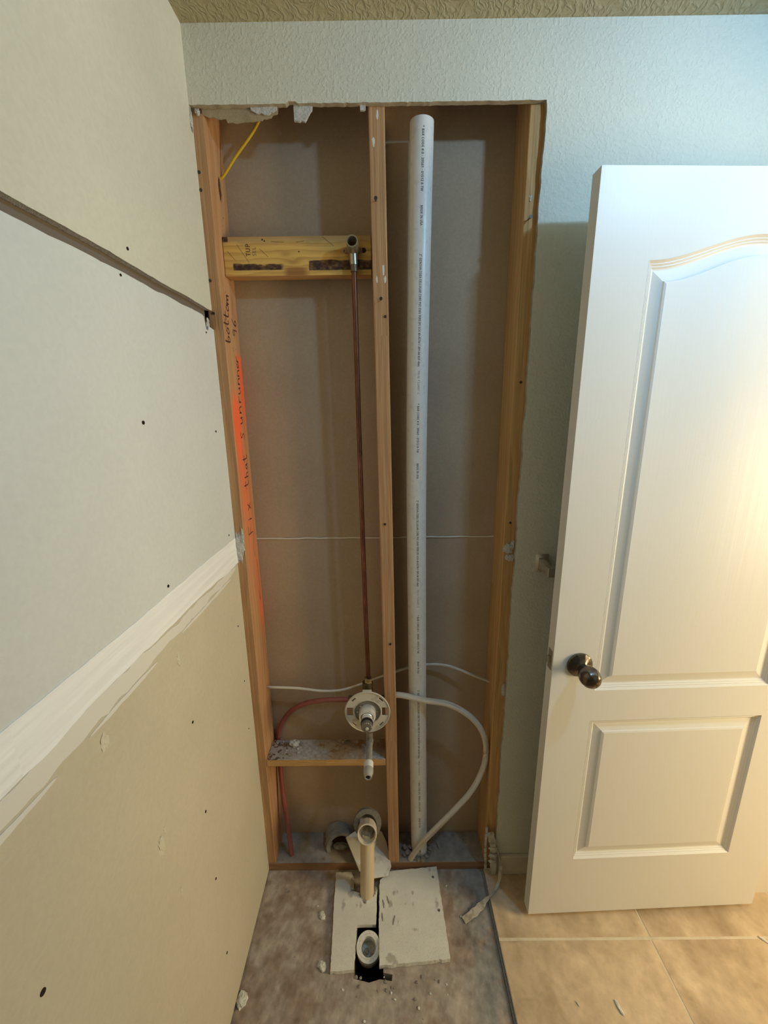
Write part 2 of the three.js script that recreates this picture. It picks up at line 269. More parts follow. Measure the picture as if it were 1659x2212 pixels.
{ // left wall: three sheets of drywall, an open gap, a mudded joint, screw heads
  const w = thing('wall_left', 'unpainted grey drywall sheets with an open gap and a mudded joint', 'wall', [0, 0, 0], null, 'structure');
  const side = (pts, t = 0.0127) => { const g = prism(pts.map(([z, y]) => [-z, y]), t); g.rotateY(Math.PI / 2); g.translate(XL - 0.0127, 0, 0); return g; };
  const edge = (z0, z1, y, amp, s) => { const q = []; for (let z = z0; z <= z1; z += 0.01) q.push([z, y + (fbm(z * 20, 0, s, 3) - 0.5) * amp]); q.push([z1, y]); return q; };
  // upper sheet (its bottom edge a little ragged)
  part(w, 'drywall_panel', side([[ZF, H], [-0.0125, H], [-0.0125, 1.7965], ...edge(-0.005, ZF, 1.7955, 0.005, 331)]), [matDrywall, matGypsum]);
  // middle sheet with a torn notch by the stud
  part(w, 'drywall_panel', side([[-0.0125, 1.185], [-0.0125, 1.752], [0.018, 1.755], [0.024, 1.744], [0.034, 1.746], [0.04, 1.772], ...edge(0.05, ZF, 1.7745, 0.004, 333), [ZF, 1.185]]), [matSheetGrey, matGypsum]);
  part(w, 'drywall_panel', side([[-0.0125, 0.008], [-0.0125, 1.181], [ZF, 1.181], [ZF, 0.008]]), [matSheetBeige, matGypsum]);
  part(w, 'backing', box(XL - 0.05, XL - 0.0135, 0, H, 0.0, ZF), M({ color: 0x71665a }), 'dull backing behind the sheets');
  // joint compound
  const band = (z0, z1, top, bot, t) => { const up = [], dn = []; for (let z = z0; z <= z1 + 1e-6; z += 0.006) { up.push([z, top(z)]); dn.push([z, bot(z)]); } const g = prism([...up, ...dn.reverse()].map(([z, y]) => [-z, y]), t, [], 0.0004); g.rotateY(Math.PI / 2); g.translate(XL - 0.0002, 0, 0); const uv = g.attributes.uv; return g; };
  part(w, 'joint_compound', band(-0.012, 2.2, (z) => 1.2195 + (fbm(z * 7, 0, 341, 4) - 0.5) * 0.016 + smooth(0.12, 0, z) * -0.004, (z) => 1.156 + (fbm(z * 6, 3, 343, 4) - 0.5) * 0.022 - smooth(0.2, 0, z) * 0.012, 0.0012), matMud, 'white joint compound spread over the seam');
  for (const [z0, z1, y, h, s] of [[0.01, 0.19, 1.134, 0.016, 1], [0.13, 0.42, 1.136, 0.018, 2], [0.33, 0.78, 1.140, 0.026, 3], [0.55, 1.2, 1.131, 0.022, 4], [0.05, 0.33, 1.119, 0.006, 5], [0.42, 0.60, 1.116, 0.006, 6], [0.66, 0.9, 1.112, 0.008, 7]]) {
    const e = (z) => Math.pow(Math.sin(clamp((z - z0) / (z1 - z0)) * Math.PI), 0.5);
    part(w, 'joint_compound', band(z0, z1, (z) => y + e(z) * h * (0.4 + 0.5 * fbm(z * 30, s, 351, 3)), (z) => y - e(z) * h * (0.3 + 0.6 * fbm(z * 34, s, 353, 3)), 0.0005 + 0.0001 * s), matMudThin, 'thin trowel smear of joint compound');
  }
  const matSpot = M({ color: 0xcfc8b4, roughness: 0.95 });
  for (const [z, y, sz, sy, r] of [[0.352, 1.075, 0.6, 1.6, 0.008], [0.575, 1.085, 0.9, 1.5, 0.009], [0.496, 0.783, 0.7, 1.9, 0.011], [0.480, 0.80, 0.6, 1.2, 0.006], [0.462, 0.62, 0.4, 2.0, 0.006], [0.47, 0.50, 0.4, 1.6, 0.004], [0.52, 0.39, 0.5, 2.4, 0.004]]) part(w, 'plaster_spot', at(lump(r, 0.16, sy, sz, Math.round(z * 999), 14, 0.42), XL, y, z), matSpot);
  const screws = [[0.3528, 1.5394, 1.3], [0.0431, 1.5087, 1], [0.3502, 1.2329, 1.1], [0.3418, 1.164, 0.8], [0.3336, 0.9109, 1.1], [0.3335, 0.6702, 1.1], [0.3314, 0.4647, 1.1], [0.7419, 0.8819, 1.5], [0.3295, 0.2114, 1.1], [0.0375, 1.738, 0.8], [0.030, 1.236, 0.8], [0.034, 0.97, 0.8], [0.030, 0.79, 0.7], [0.035, 0.63, 0.7], [0.355, 1.7696, 0.8], [0.324, 1.8174, 1.0], [0.36, 1.192, 0.9]];
  const sg = turned([[0, 0.0006], [0.0028, 0.0006], [0.0042, 0.0012], [0.0044, 0.0002], [0.0044, -0.004]], [0, 0, 0], [1, 0, 0], 14);
  for (const [z, y, s] of screws) { const m = part(w, numbered('drywall_screw'), sg, matScrew); m.position.set(XL, y, z); m.scale.set(1, s * 0.62, s * 0.62); }
  part(w, 'gypsum_chunk', at(lump(0.008, 0.5, 1.8, 0.8, 5), XL - 0.004, 1.757, 0.012), matGypsum, 'white gypsum torn off beside the stud');
  part(w, 'gypsum_chunk', at(lump(0.008, 0.3, 2.6, 0.7, 6), XL + 0.001, 2.180, -0.004), matGypsum);
}
{ // right wall with the doorway, wall behind the camera, hall beyond
  const w = thing('wall_right', 'cream wall with the doorway at the right', 'wall', [0, 0, 0], null, 'structure');
  const y1 = 2.045, z0 = 0.072, z1 = 0.865;
  part(w, 'wall_panel', box(XR, 1.29, 0, H, -0.0127, z0 - 0.015), matPlain);
  part(w, 'wall_panel', box(XR, 1.29, 0, H, z1 + 0.015, ZF), matPlain);
  part(w, 'wall_panel', box(XR, 1.29, y1 + 0.015, H, z0 - 0.015, z1 + 0.015), matPlain);
  const t = thing('trim_1', 'white door jamb and casing at the right edge', 'door frame', [0, 0, 0], null, 'structure');
  part(t, 'jamb', box(XR - 0.002, 1.292, 0.01, y1 + 0.015, z0 - 0.015, z0, 0.001), matTrim);
  part(t, 'jamb', box(XR - 0.002, 1.292, 0.01, y1 + 0.015, z1, z1 + 0.015, 0.001), matTrim);
  part(t, 'jamb', box(XR - 0.002, 1.292, y1, y1 + 0.015, z0, z1, 0.001), matTrim);
  part(t, 'casing', box(XR - 0.014, XR, 0.01, y1 + 0.06, z1 + 0.006, z1 + 0.063, 0.003), matTrim);
  part(t, 'casing', box(XR - 0.014, XR, 0.01, y1 + 0.06, z0 - 0.063, z0 - 0.006, 0.003), matTrim);
  part(t, 'casing', box(XR - 0.014, XR, y1 + 0.006, y1 + 0.06, z0 - 0.006, z1 + 0.006, 0.003), matTrim);
  solo('wall_front', box(-0.56, 2.75, -0.02, H, ZF, ZF + 0.1), matPlain, 'plain cream wall behind the viewer', 'wall', null, 'structure');
  const h = thing('wall_hall', 'plain hallway walls beyond the doorway', 'wall', [0, 0, 0], null, 'structure');
  part(h, 'wall_panel', box(2.6, 2.7, 0, H, -0.1, ZF), matHall); part(h, 'wall_panel', box(1.29, 2.6, 0, H, -0.1, -0.02), matHall); part(h, 'wall_panel', box(1.29, 2.6, 0, H, 1.6, 1.68), matHall);
  const bb = box(0.372, XR - 0.014, 0.010, 0.088, 0, 0.012, 0.003); solo('baseboard_back', bb, M({ color: 0xcfc4b0, roughness: 0.6 }), 'painted baseboard behind the open door', 'baseboard', null, 'structure');
}

// ------------------------------------------------------------------ door
{
  const d = thing('door_1', 'white two-panel door with arched top panel, standing open', 'door', [0.430, 0.030, 0.1387], null, 'structure');
  d.rotation.y = 0.033;
  const W = 0.714, HT = 1.985, T = 0.035;
  const up = { x0: 0.119, x1: W - 0.119, y0: 0.797, y1: 1.8185, rise: 0.048 }, lo = { x0: 0.119, x1: W - 0.119, y0: 0.2155, y1: 0.702, rise: 0 };
  const N = 40, ogee = (u) => { const a = Math.abs(2 * u - 1); return 0.5 + 0.5 * Math.cos(Math.PI * Math.min(1, a * 1.0)); };   // cathedral arch
  const outline = (p, s) => { const q = [[p.x0 + s, p.y0 + s], [p.x1 - s, p.y0 + s]]; for (let i = 0; i <= N; i++) { const u = 1 - i / N; q.push([mix(p.x0 + s, p.x1 - s, u), p.y1 - s + p.rise * ogee(u)]); } return q; };
  const front = prism([[0, 0], [W, 0], [W, HT], [0, HT]], 0.016, [outline(up, 0).reverse(), outline(lo, 0).reverse()]); front.translate(0, 0, -0.016);
  const back = box(0, W, 0, HT, -T, -0.0155);
  const slab = mergeGeometries([planar(front), back].map((g) => { const q = g.index ? g.toNonIndexed() : g; q.clearGroups(); return q; }));
  part(d, 'door_slab', slab, matWhitePaint);
  const prof = [[0, 0.0003], [0.0015, -0.0012], [0.0045, -0.0055], [0.0062, -0.0048], [0.0092, -0.0085], [0.0108, -0.0079], [0.0138, -0.0112], [0.0165, -0.0118], [0.0185, -0.0112], [0.0375, -0.0062], [0.0390, -0.0030], [0.0435, -0.0016]];
  for (const [nm, p] of [['upper_panel', up], ['lower_panel', lo]]) {
    const pos = [], idx = [], rings = prof.map(([s, z]) => outline(p, s).map(([x, y]) => [x, y, z])), n = rings[0].length;
    rings.forEach((r) => r.forEach((q) => pos.push(...q)));
    for (let i = 0; i < rings.length - 1; i++) for (let k = 0; k < n; k++) { const a = i * n + k, b = i * n + (k + 1) % n; idx.push(a, b, a + n, b, b + n, a + n); }
    const last = rings[rings.length - 1], base = pos.length / 3;
    for (let i = 0; i <= N; i++) { const t = last[2 + i]; pos.push(t[0], t[1], t[2], t[0], last[0][1], t[2]); }      // the field, in upright strips
    for (let i = 0; i < N; i++) { const a = base + i * 2; idx.push(a, a + 2, a + 1, a + 1, a + 2, a + 3); }
    let g = new THREE.BufferGeometry(); g.setAttribute('position', new THREE.Float32BufferAttribute(pos, 3)); g.setIndex(idx); g = toCreasedNormals(g, 0.3);
    part(d, nm, planar(g), matWhitePaint, nm === 'upper_panel' ? 'raised panel with arched top' : 'square raised panel');
  }
  // knob
  const k = part(d, 'door_knob', turned([[0, 0], [0.0325, 0], [0.0335, 0.002], [0.0325, 0.006], [0.027, 0.010], [0.017, 0.0125], [0.0125, 0.017], [0.0115, 0.024], [0.0125, 0.027], [0.0170, 0.030], [0.0220, 0.037], [0.0250, 0.047], [0.0255, 0.056], [0.0235, 0.066], [0.0185, 0.074], [0.0105, 0.079], [0, 0.0805]], [0.0695, 0.878, 0], [0, 0, 1], 48), matBronze, 'dark bronze door knob with round rose');
  part(d, 'latch_plate', box(-0.001, 0.0008, 0.857, 0.913, -0.029, -0.006, 0.0003), matNickel);
  part(d, 'latch_bolt', box(-0.009, 0.0, 0.876, 0.894, -0.024, -0.012, 0.003), matNickel);
  for (const y of [0.36, 1.0, 1.75]) part(d, numbered('hinge'), pipe([[W + 0.006, y, -0.002], [W + 0.006, y + 0.09, -0.002]], 0.006, 1, 12), matNickel);
}

// ------------------------------------------------------------------ timber
const STUDS = 'timber studs of the opened wall';
const nailGeo = mergeGeometries([turned([[0, 0.0135], [0.0040, 0.0135], [0.0040, 0.015], [0, 0.0155]], [0, 0, 0], [0, 0, 1], 12), turned([[0.0014, -0.005], [0.0014, 0.0135]], [0, 0, 0], [0, 0, 1], 8)]);
const stubNail = turned([[0, 0.002], [0.0032, 0.002], [0.0034, 0.0005], [0.0034, -0.004]], [0, 0, 0], [0, 0, 1], 10);
function nail(p, x, y, z, long = true) { const m = part(p, numbered('nail'), long ? nailGeo : stubNail, matNail); m.position.set(x, y, z); return m; }
{ // left stud: its inner face carries orange spray paint and handwriting
  const y0 = 0.034, y1 = 2.27, x1 = -0.392, z1 = -0.0130, z0 = ZR;
  const s = thing('wall_stud', 'wooden stud beside the left wall with orange spray paint and handwriting', 'stud', [-0.411, y0, (z0 + z1) / 2], STUDS);
  const w = 0.038, h = y1 - y0, dp = z1 - z0, g0 = new RoundedBoxGeometry(w, h, dp, 3, 0.0035), own = g0.attributes.uv.array.slice(), groups = g0.groups.map((q) => ({ ...q }));
  const g = planar(g0.clone()); g.groups = groups;
  { const q = groups[0]; for (let i = q.start; i < q.start + q.count; i++) { const p = g.attributes.position; g.attributes.uv.setXY(i, clamp(0.5 - p.getZ(i) / dp), clamp(0.5 + p.getY(i) / h)); } }
  g.translate(0, h / 2, 0);
  const CW = 256, CH = 2048, c = document.createElement('canvas'); c.width = CW; c.height = CH; const x = c.getContext('2d'), im = x.createImageData(CW, CH);
  for (let j = 0; j < CH; j++) for (let i = 0; i < CW; i++) {
    const zz = i / CW * dp, yy = y1 - j / CH * h;                  // zz: metres back from the front edge
    const col = woodAt(zz / 0.2, yy / 1.2, [150, 104, 66], [214, 168, 122], 161, 7);
    const sp = (yc, zc, ry, rz, k) => k * Math.exp(-Math.pow((yy - yc) / ry, 2) - Math.pow((zz - zc) / rz, 2));
    let o = 1.0 * smooth(1.715, 1.69, yy) * smooth(1.44, 1.62, yy) * smooth(0.048, 0.085, zz - (1.7 - yy) * 0.05) + sp(1.545, 0.030, 0.055, 0.026, 1.35) + sp(1.47, 0.026, 0.07, 0.028, 0.6) + sp(1.36, 0.035, 0.13, 0.05, 0.42) + sp(1.2, 0.05, 0.18, 0.05, 0.30) + sp(1.02, 0.085, 0.14, 0.03, 0.36) + sp(0.945, 0.09, 0.05, 0.018, 0.5);
    o = clamp(o) * (0.72 + 0.5 * noise(i * 0.9, j * 0.5, 171)); o = clamp(o - 0.04);
    const k = (j * CW + i) * 4, O = [255, 104, 58]; for (let q = 0; q < 3; q++) im.data[k + q] = mix(col[q], O[q] * (0.94 + 0.12 * col[0] / 214 - 0.06), o); im.data[k + 3] = 255;
  }
  x.putImageData(im, 0, 0);
  // handwriting: strokes in millimetres, letters turned so that the line reads upwards
  const L = { F: [[[0, 0], [0, 20]], [[0, 20], [13, 21]], [[0, 11], [9, 12]]], i: [[[0, 0], [1, 11]], [[1, 16], [2, 17]]], x: [[[0, 0], [9, 14]], [[0, 13], [9, 1]]], t: [[[3, 22], [3, 4], [6, 0], [9, 2]], [[-2, 14], [9, 15]]], h: [[[0, 22], [0, 0]], [[0, 8], [4, 12], [7, 9], [8, 0]]], a: [[[9, 10], [4, 12], [0, 6], [3, 0], [8, 4], [9, 11], [10, 0]]], s: [[[11, 17], [5, 19], [1, 14], [9, 7], [8, 1], [0, 1]]], u: [[[0, 11], [1, 2], [5, 0], [9, 5], [9, 11], [10, 0]]], n: [[[0, 11], [0, 0], [1, 8], [6, 11], [9, 7], [10, 0]]], r: [[[0, 11], [0, 0], [1, 8], [5, 11], [9, 10]]], e: [[[0, 5], [8, 6], [6, 11], [1, 9], [1, 2], [6, 0], [10, 3]]], b: [[[0, 22], [0, 0], [6, 1], [9, 6], [5, 11], [0, 8]]], o: [[[5, 11], [0, 7], [3, 0], [9, 3], [9, 9], [4, 12]]], m: [[[0, 11], [0, 0], [1, 8], [5, 11], [6, 0], [7, 8], [11, 11], [12, 0]]], 9: [[[9, 16], [4, 20], [0, 15], [4, 11], [9, 15], [9, 0]]], 6: [[[8, 20], [2, 13], [0, 5], [5, 0], [9, 4], [5, 9], [0, 6]]] };
  const mmz = CW / (dp * 1000), mmy = CH / (h * 1000);
  const write = (ch, y, zb, sc = 1, lean = 0, wd = 2.2, ink = 'rgba(52,20,14,0.92)') => { x.strokeStyle = ink; x.lineCap = x.lineJoin = 'round'; for (const st of L[ch]) { x.save(); x.setTransform(mmz, 0, 0, mmy, 0, 0); x.beginPath(); st.forEach(([a, b], i) => { const Y = (y1 - y) * 1000 - a * sc, Z = zb * 1000 - b * sc * 0.95 - a * lean; if (!i) x.moveTo(Z, Y); else { const [pa, pb] = st[i - 1], PY = (y1 - y) * 1000 - pa * sc, PZ = zb * 1000 - pb * sc * 0.95 - pa * lean; x.quadraticCurveTo(PZ, PY, (PZ + Z) / 2, (PY + Y) / 2); if (i === st.length - 1) x.lineTo(Z, Y); } }); x.lineWidth = wd; x.stroke(); x.restore(); } };
  const line = [['F', 1.212, 0.066, 1.5], ['i', 1.252, 0.066, 1.4], ['x', 1.282, 0.068, 1.5], ['t', 1.348, 0.069, 1.5], ['h', 1.376, 0.070, 1.2], ['a', 1.397, 0.071, 1.2], ['t', 1.421, 0.074, 1.4], ['s', 1.482, 0.068, 1.3], ['u', 1.523, 0.066, 1.4], ['n', 1.552, 0.066, 1.4], ['r', 1.580, 0.068, 1.3], ['u', 1.602, 0.070, 1.3], ['n', 1.627, 0.072, 1.3], ['n', 1.648, 0.074, 1.3], ['e', 1.668, 0.075, 1.3], ['r', 1.685, 0.075, 1.2]];
  for (const [ch, y, z, k] of line) write(ch, y, z + 0.006, k * 1.22, 0, 2.9);
  'bottom'.split('').forEach((ch, i) => write(ch, 1.727 + i * 0.0185, 0.034 + (i > 2 ? (i - 2) * 0.005 : 0), 1.65, 0, 3.6));
  write('9', 1.748, 0.090, 1.7, 0.2, 3.2); write('6', 1.774, 0.092, 1.7, 0.2, 3.2);
  x.save(); x.setTransform(mmz, 0, 0, mmy, 0, 0); x.strokeStyle = 'rgba(60,26,16,0.85)'; x.lineWidth = 1.8; x.beginPath(); x.moveTo(82, (y1 - 1.208) * 1000); x.quadraticCurveTo(62, (y1 - 1.17) * 1000, 72, (y1 - 1.135) * 1000); x.stroke();
  x.beginPath(); x.moveTo(86, (y1 - 1.12) * 1000); x.quadraticCurveTo(92, (y1 - 1.03) * 1000, 86, (y1 - 0.985) * 1000); x.lineTo(78, (y1 - 1.02) * 1000); x.stroke();
  x.lineWidth = 1.2; x.beginPath(); x.moveTo(66, (y1 - 1.80) * 1000); x.quadraticCurveTo(78, (y1 - 1.83) * 1000, 72, (y1 - 1.845) * 1000); x.stroke();
  x.fillStyle = 'rgba(40,20,12,0.85)'; for (const [z, y, r] of [[28, 1.842, 1.3], [34, 1.846, 1.2], [50, 1.716, 1.3], [52, 1.71, 1.2], [70, 1.716, 1.4], [66, 2.02, 2], [74, 1.98, 1.6], [58, 2.0, 1.3]]) { x.beginPath(); x.arc(z, (y1 - y) * 1000, r, 0, 7); x.fill(); }
  x.restore();
  const tx = canvasTex(c), painted = M({ map: tx, bumpMap: grainBump, bumpScale: 0.0004, roughness: 0.75 });
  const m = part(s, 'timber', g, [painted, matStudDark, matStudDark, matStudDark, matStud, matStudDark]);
  // splintered lump by the yellow cable; shade of its hole put into the brown
  part(s, 'cable_hole_shade', at(lump(0.011, 0.16, 2.2, 0.75, 12, 10, 0.3), 0.0188, 2.076 - y0, -0.006), M({ map: every(mottle(84, 54, 38, 40, 311), 0.05), roughness: 1 }), 'splintered lump with the shade of the cable hole put into its brown colour');
  part(s, 'plaster_lump', at(lump(0.024, 0.62, 1.75, 0.22, 15, 14, 0.3), 0.0, 1.188 - y0, dp / 2), matGypsum, 'crumbled plaster stuck to the stud');
  part(s, 'plaster_lump', at(lump(0.009, 0.5, 3.0, 0.5, 16, 10, 0.3), 0.0135, 1.215 - y0, dp / 2), matGypsum);
  for (const y of [2.085, 2.05, 1.862, 1.79]) nail(s, -0.004, y - y0, dp / 2, false);
}
{ // middle stud, leaning slightly
  const y0 = 0.034, h = 2.236, dp = 0.107;
  const s = thing('wall_stud', 'middle wooden stud between the copper pipe and the white vent pipe', 'stud', [0.0165, y0, (ZR - 0.013) / 2], STUDS);
  s.rotation.z = 0.0125;
  part(s, 'timber', planar(new RoundedBoxGeometry(0.0365, h, dp, 3, 0.003).translate(0, h / 2, 0), 'y', 0.3, 0.7), matStud);
  for (const [x, y, l] of [[-0.006, 2.0238, 1], [0.0005, 1.8149, 1], [0.01, 1.7775, 0], [-0.003, 1.25, 0], [0.004, 0.88, 0]]) nail(s, x, y - y0, dp / 2, !!l);
  for (const [x, y, r, k] of [[0.008, 1.88, 0.006, 1], [0.012, 1.86, 0.005, 2], [-0.008, 2.14, 0.006, 3], [0.002, 2.19, 0.005, 4], [-0.008, 1.86, 0.004, 5]]) part(s, 'paint_spot', at(lump(r, 0.5, 1.8, 0.05, k, 8), x, y - y0, dp / 2), matMudThin);
}
{
  const y0 = 0.034, h = 2.236, dp = 0.107;
  const s = thing('wall_stud', 'right wooden stud along the cut drywall edge, nearest the door', 'stud', [0.3475, y0, (ZR - 0.013) / 2], STUDS);
  part(s, 'timber', planar(new RoundedBoxGeometry(0.038, h, dp, 3, 0.003).translate(0, h / 2, 0), 'y', 0.9, 0.2), matStudPale);
  nail(s, -0.007, 1.9823 - y0, dp / 2); nail(s, -0.004, 1.25 - y0, dp / 2, false); nail(s, 0.0, 1.62 - y0, dp / 2, false);
  part(s, 'plaster_lump', at(lump(0.015, 0.95, 0.85, 0.4, 21, 12), -0.004, 1.176 - y0, dp / 2), matGypsum, 'broken plaster bits on the stud face');
  part(s, 'plaster_lump', at(lump(0.014, 0.9, 0.75, 0.4, 22, 12), 0.001, 1.148 - y0, dp / 2), matGypsum);
  part(s, 'plaster_lump', at(lump(0.008, 0.6, 1.3, 0.5, 25, 10), 0.007, 1.190 - y0, dp / 2), matGypsum);
  part(s, 'plaster_lump', at(lump(0.010, 0.6, 2.2, 0.35, 23, 12, 0.15), 0.008, 0.72 - y0, dp / 2), matGypsum, 'flat plaster scrap by the drywall edge');
  part(s, 'plaster_lump', at(lump(0.005, 0.6, 1.4, 0.5, 24), -0.006, 2.0252 - y0, dp / 2), matGypsum);
}
// plates
const dustTex = dataTex(1024, 256, (u, v) => {                      // wooden plate under plaster dust, bare where it was wet or knocked; 1 m x .25 m
  const col = woodAt(v / 0.8, u / 1.2, [104, 66, 40], [172, 120, 76], 401, 7), X = u - 0.43, Z = v * 0.25;
  const bare = Math.exp(-Math.pow((X + 0.165) / 0.06, 2) - Math.pow((Z - 0.035) / 0.035, 2)) * 1.3, n = fbm(u * 30, v * 8, 403, 5);
  const d = clamp(smooth(0.10, 0.32, n) * 0.93 - bare + 0.08), k = 186 + (fbm(u * 60, v * 16, 405, 3) - 0.5) * 50; return [mix(col[0], k, d), mix(col[1], k - 6, d), mix(col[2], k - 13, d)];
});
{
  const h = 0.034, g0 = new RoundedBoxGeometry(0.90, h, 0.107, 2, 0.002), gr = g0.groups.map((q) => ({ ...q })), g = planar(g0, 'x'); g.groups = gr;
  { const q = gr[2], p = g.attributes.position; for (let i = q.start; i < q.start + q.count; i++) g.attributes.uv.setXY(i, p.getX(i) + 0.45, (p.getZ(i) + 0.0535) / 0.25); }
  g.translate(0, h / 2, 0);
  const matPlateTop = M({ map: dustTex, bumpMap: every(grainFine, 0.06, 0.06), bumpScale: 0.0015, roughness: 1 });
  const m = solo('bottom_plate', g, [matStudDark, matStudDark, matPlateTop, matStudDark, matStudDark, matStudDark], 'dusty wooden bottom plate under the three studs', 'timber plate');
  m.position.set(0.02, 0, (ZR - 0.013) / 2);
}
solo('top_plate', box(-0.45, 1.29, 2.27, H - 0.001, ZR, -0.0135, 0.002, 'x'), matStudDark, 'wooden top plate above the studs, mostly hidden by the drywall', 'timber plate');
{ // upper blocking, stained, with a lumber stamp
  const x0 = -0.3915, x1 = -0.0275, y0 = 1.882, y1 = 1.9695, CW = 1536, CH = 384, c = document.createElement('canvas'); c.width = CW; c.height = CH; const x = c.getContext('2d'), im = x.createImageData(CW, CH);
  const Wd = x1 - x0, Hd = y1 - y0;
  for (let j = 0; j < CH; j++) for (let i = 0; i < CW; i++) {
    const X = i / CW * Wd, Y = (1 - j / CH) * Hd;                   // metres from the lower left corner
    const kn = Math.exp(-(Math.pow((X - 0.172) / 0.02, 2) + Math.pow((Y - 0.028) / 0.012, 2))) + 0.7 * Math.exp(-(Math.pow((X - 0.152) / 0.016, 2) + Math.pow((Y - 0.046) / 0.010, 2)));
    const yy = Y + kn * 0.012, ring = fbm(X * 9, yy * 10, 411, 3) * 1.3 + yy * 60, band = smooth(0.2, 0.9, (ring % 1)) * (1 - smooth(0.9, 1, ring % 1)), f = fbm(X * 16, Y * 420, 413, 3);
    let t = 0.3 * band + 0.35 * f + kn * 0.25, col = [mix(232, 160, t), mix(190, 116, t), mix(108, 52, t)];
    const e = (a, b) => fbm(X * 60, Y * 60, a, 4) * b;
    const topS = smooth(0.068, 0.078, Y + e(415, 0.012) - 0.006) * 0.5;          // grey weathered strip along the top
    col = [mix(col[0], 158, topS), mix(col[1], 128, topS), mix(col[2], 98, topS)];
    const n = fbm(X * 34, Y * 60, 417, 4);
    let dk = smooth(0.020, 0.024, X) * smooth(0.150, 0.135, X) * smooth(0.012, 0.015, Y) * smooth(0.028, 0.024, Y - (n - 0.5) * 0.01) * smooth(0.34, 0.52, n + 0.04);
    dk = Math.max(dk, smooth(0.206, 0.209, X + (n - 0.5) * 0.01) * smooth(0.010, 0.013, Y) * smooth(0.035, 0.032, Y - (n - 0.5) * 0.006) * (0.75 + 0.3 * n));
    dk = Math.max(dk, smooth(0.015, 0.012, X) * smooth(0.074, 0.078, Y) * 0.9);
    const rust = smooth(0.14, 0.16, X) * smooth(0.215, 0.19, X) * smooth(0.02, 0.016, Y) * 0.6 + Math.exp(-Math.pow((X - 0.31) / 0.03, 2) - Math.pow((Y - 0.047) / 0.028, 2)) * 0.35 * smooth(0.3, 0.6, n);
    col = [mix(col[0], 120, clamp(rust)), mix(col[1], 66, clamp(rust)), mix(col[2], 32, clamp(rust))];
    const k = (j * CW + i) * 4; [58, 36, 28].forEach((q, s) => { im.data[k + s] = mix(col[s], q, clamp(dk * (0.45 + 0.9 * fbm(X * 130, Y * 190, 419, 3)))); }); im.data[k + 3] = 255;
  }
  x.putImageData(im, 0, 0);
  const px = (X) => X / Wd * CW, py = (Y) => (1 - Y / Hd) * CH;
  x.fillStyle = 'rgba(70,50,26,0.8)'; x.save(); x.translate(px(0.067), py(0.044)); x.rotate(-Math.PI / 2); x.font = 'bold 66px sans-serif'; x.fillText('TUP', 0, 0); x.restore();
  x.fillStyle = 'rgba(70,50,26,0.45)'; x.save(); x.translate(px(0.081), py(0.044)); x.rotate(-Math.PI / 2); x.font = 'bold 56px sans-serif'; x.fillText('SEL', 0, 0); x.restore();
  x.strokeStyle = 'rgba(70,40,18,0.8)'; x.lineWidth = 4;
  for (const [a, b, cc, d] of [[0.010, 0.056, 0.028, 0.036], [0.035, 0.070, 0.062, 0.030], [0.245, 0.085, 0.272, 0.064], [0.325, 0.054, 0.36, 0.054], [0.12, 0.076, 0.15, 0.074], [0.18, 0.074, 0.2, 0.076], [0.09, 0.06, 0.11, 0.042]]) { x.beginPath(); x.moveTo(px(a), py(b)); x.lineTo(px(cc), py(d)); x.stroke(); }
  x.fillStyle = 'rgba(30,20,16,0.9)'; for (const [a, b, r] of [[0.186, 0.053, 7], [0.302, 0.053, 26], [0.345, 0.054, 26], [0.098, 0.08, 9], [0.103, 0.077, 8]]) { x.beginPath(); x.arc(px(a), py(b), r, 0, 7); x.fill(); }
  const g0 = new RoundedBoxGeometry(Wd, Hd, 0.036, 2, 0.002), gr = g0.groups.map((q) => ({ ...q })), g = planar(g0, 'x'); g.groups = gr;
  { const q = gr[4], p = g.attributes.position; for (let i = q.start; i < q.start + q.count; i++) g.attributes.uv.setXY(i, clamp(p.getX(i) / Wd + 0.5), clamp(p.getY(i) / Hd + 0.5)); }
  const face = M({ map: canvasTex(c), roughness: 0.8 });
  const m = solo('blocking_board', g, [matStud, matStud, matStud, matStudPale, face, matStud], 'stained blocking board with lumber stamp between left and middle studs', 'board');
  m.position.set((x0 + x1) / 2, (y0 + y1) / 2, -0.053 - 0.018);
}
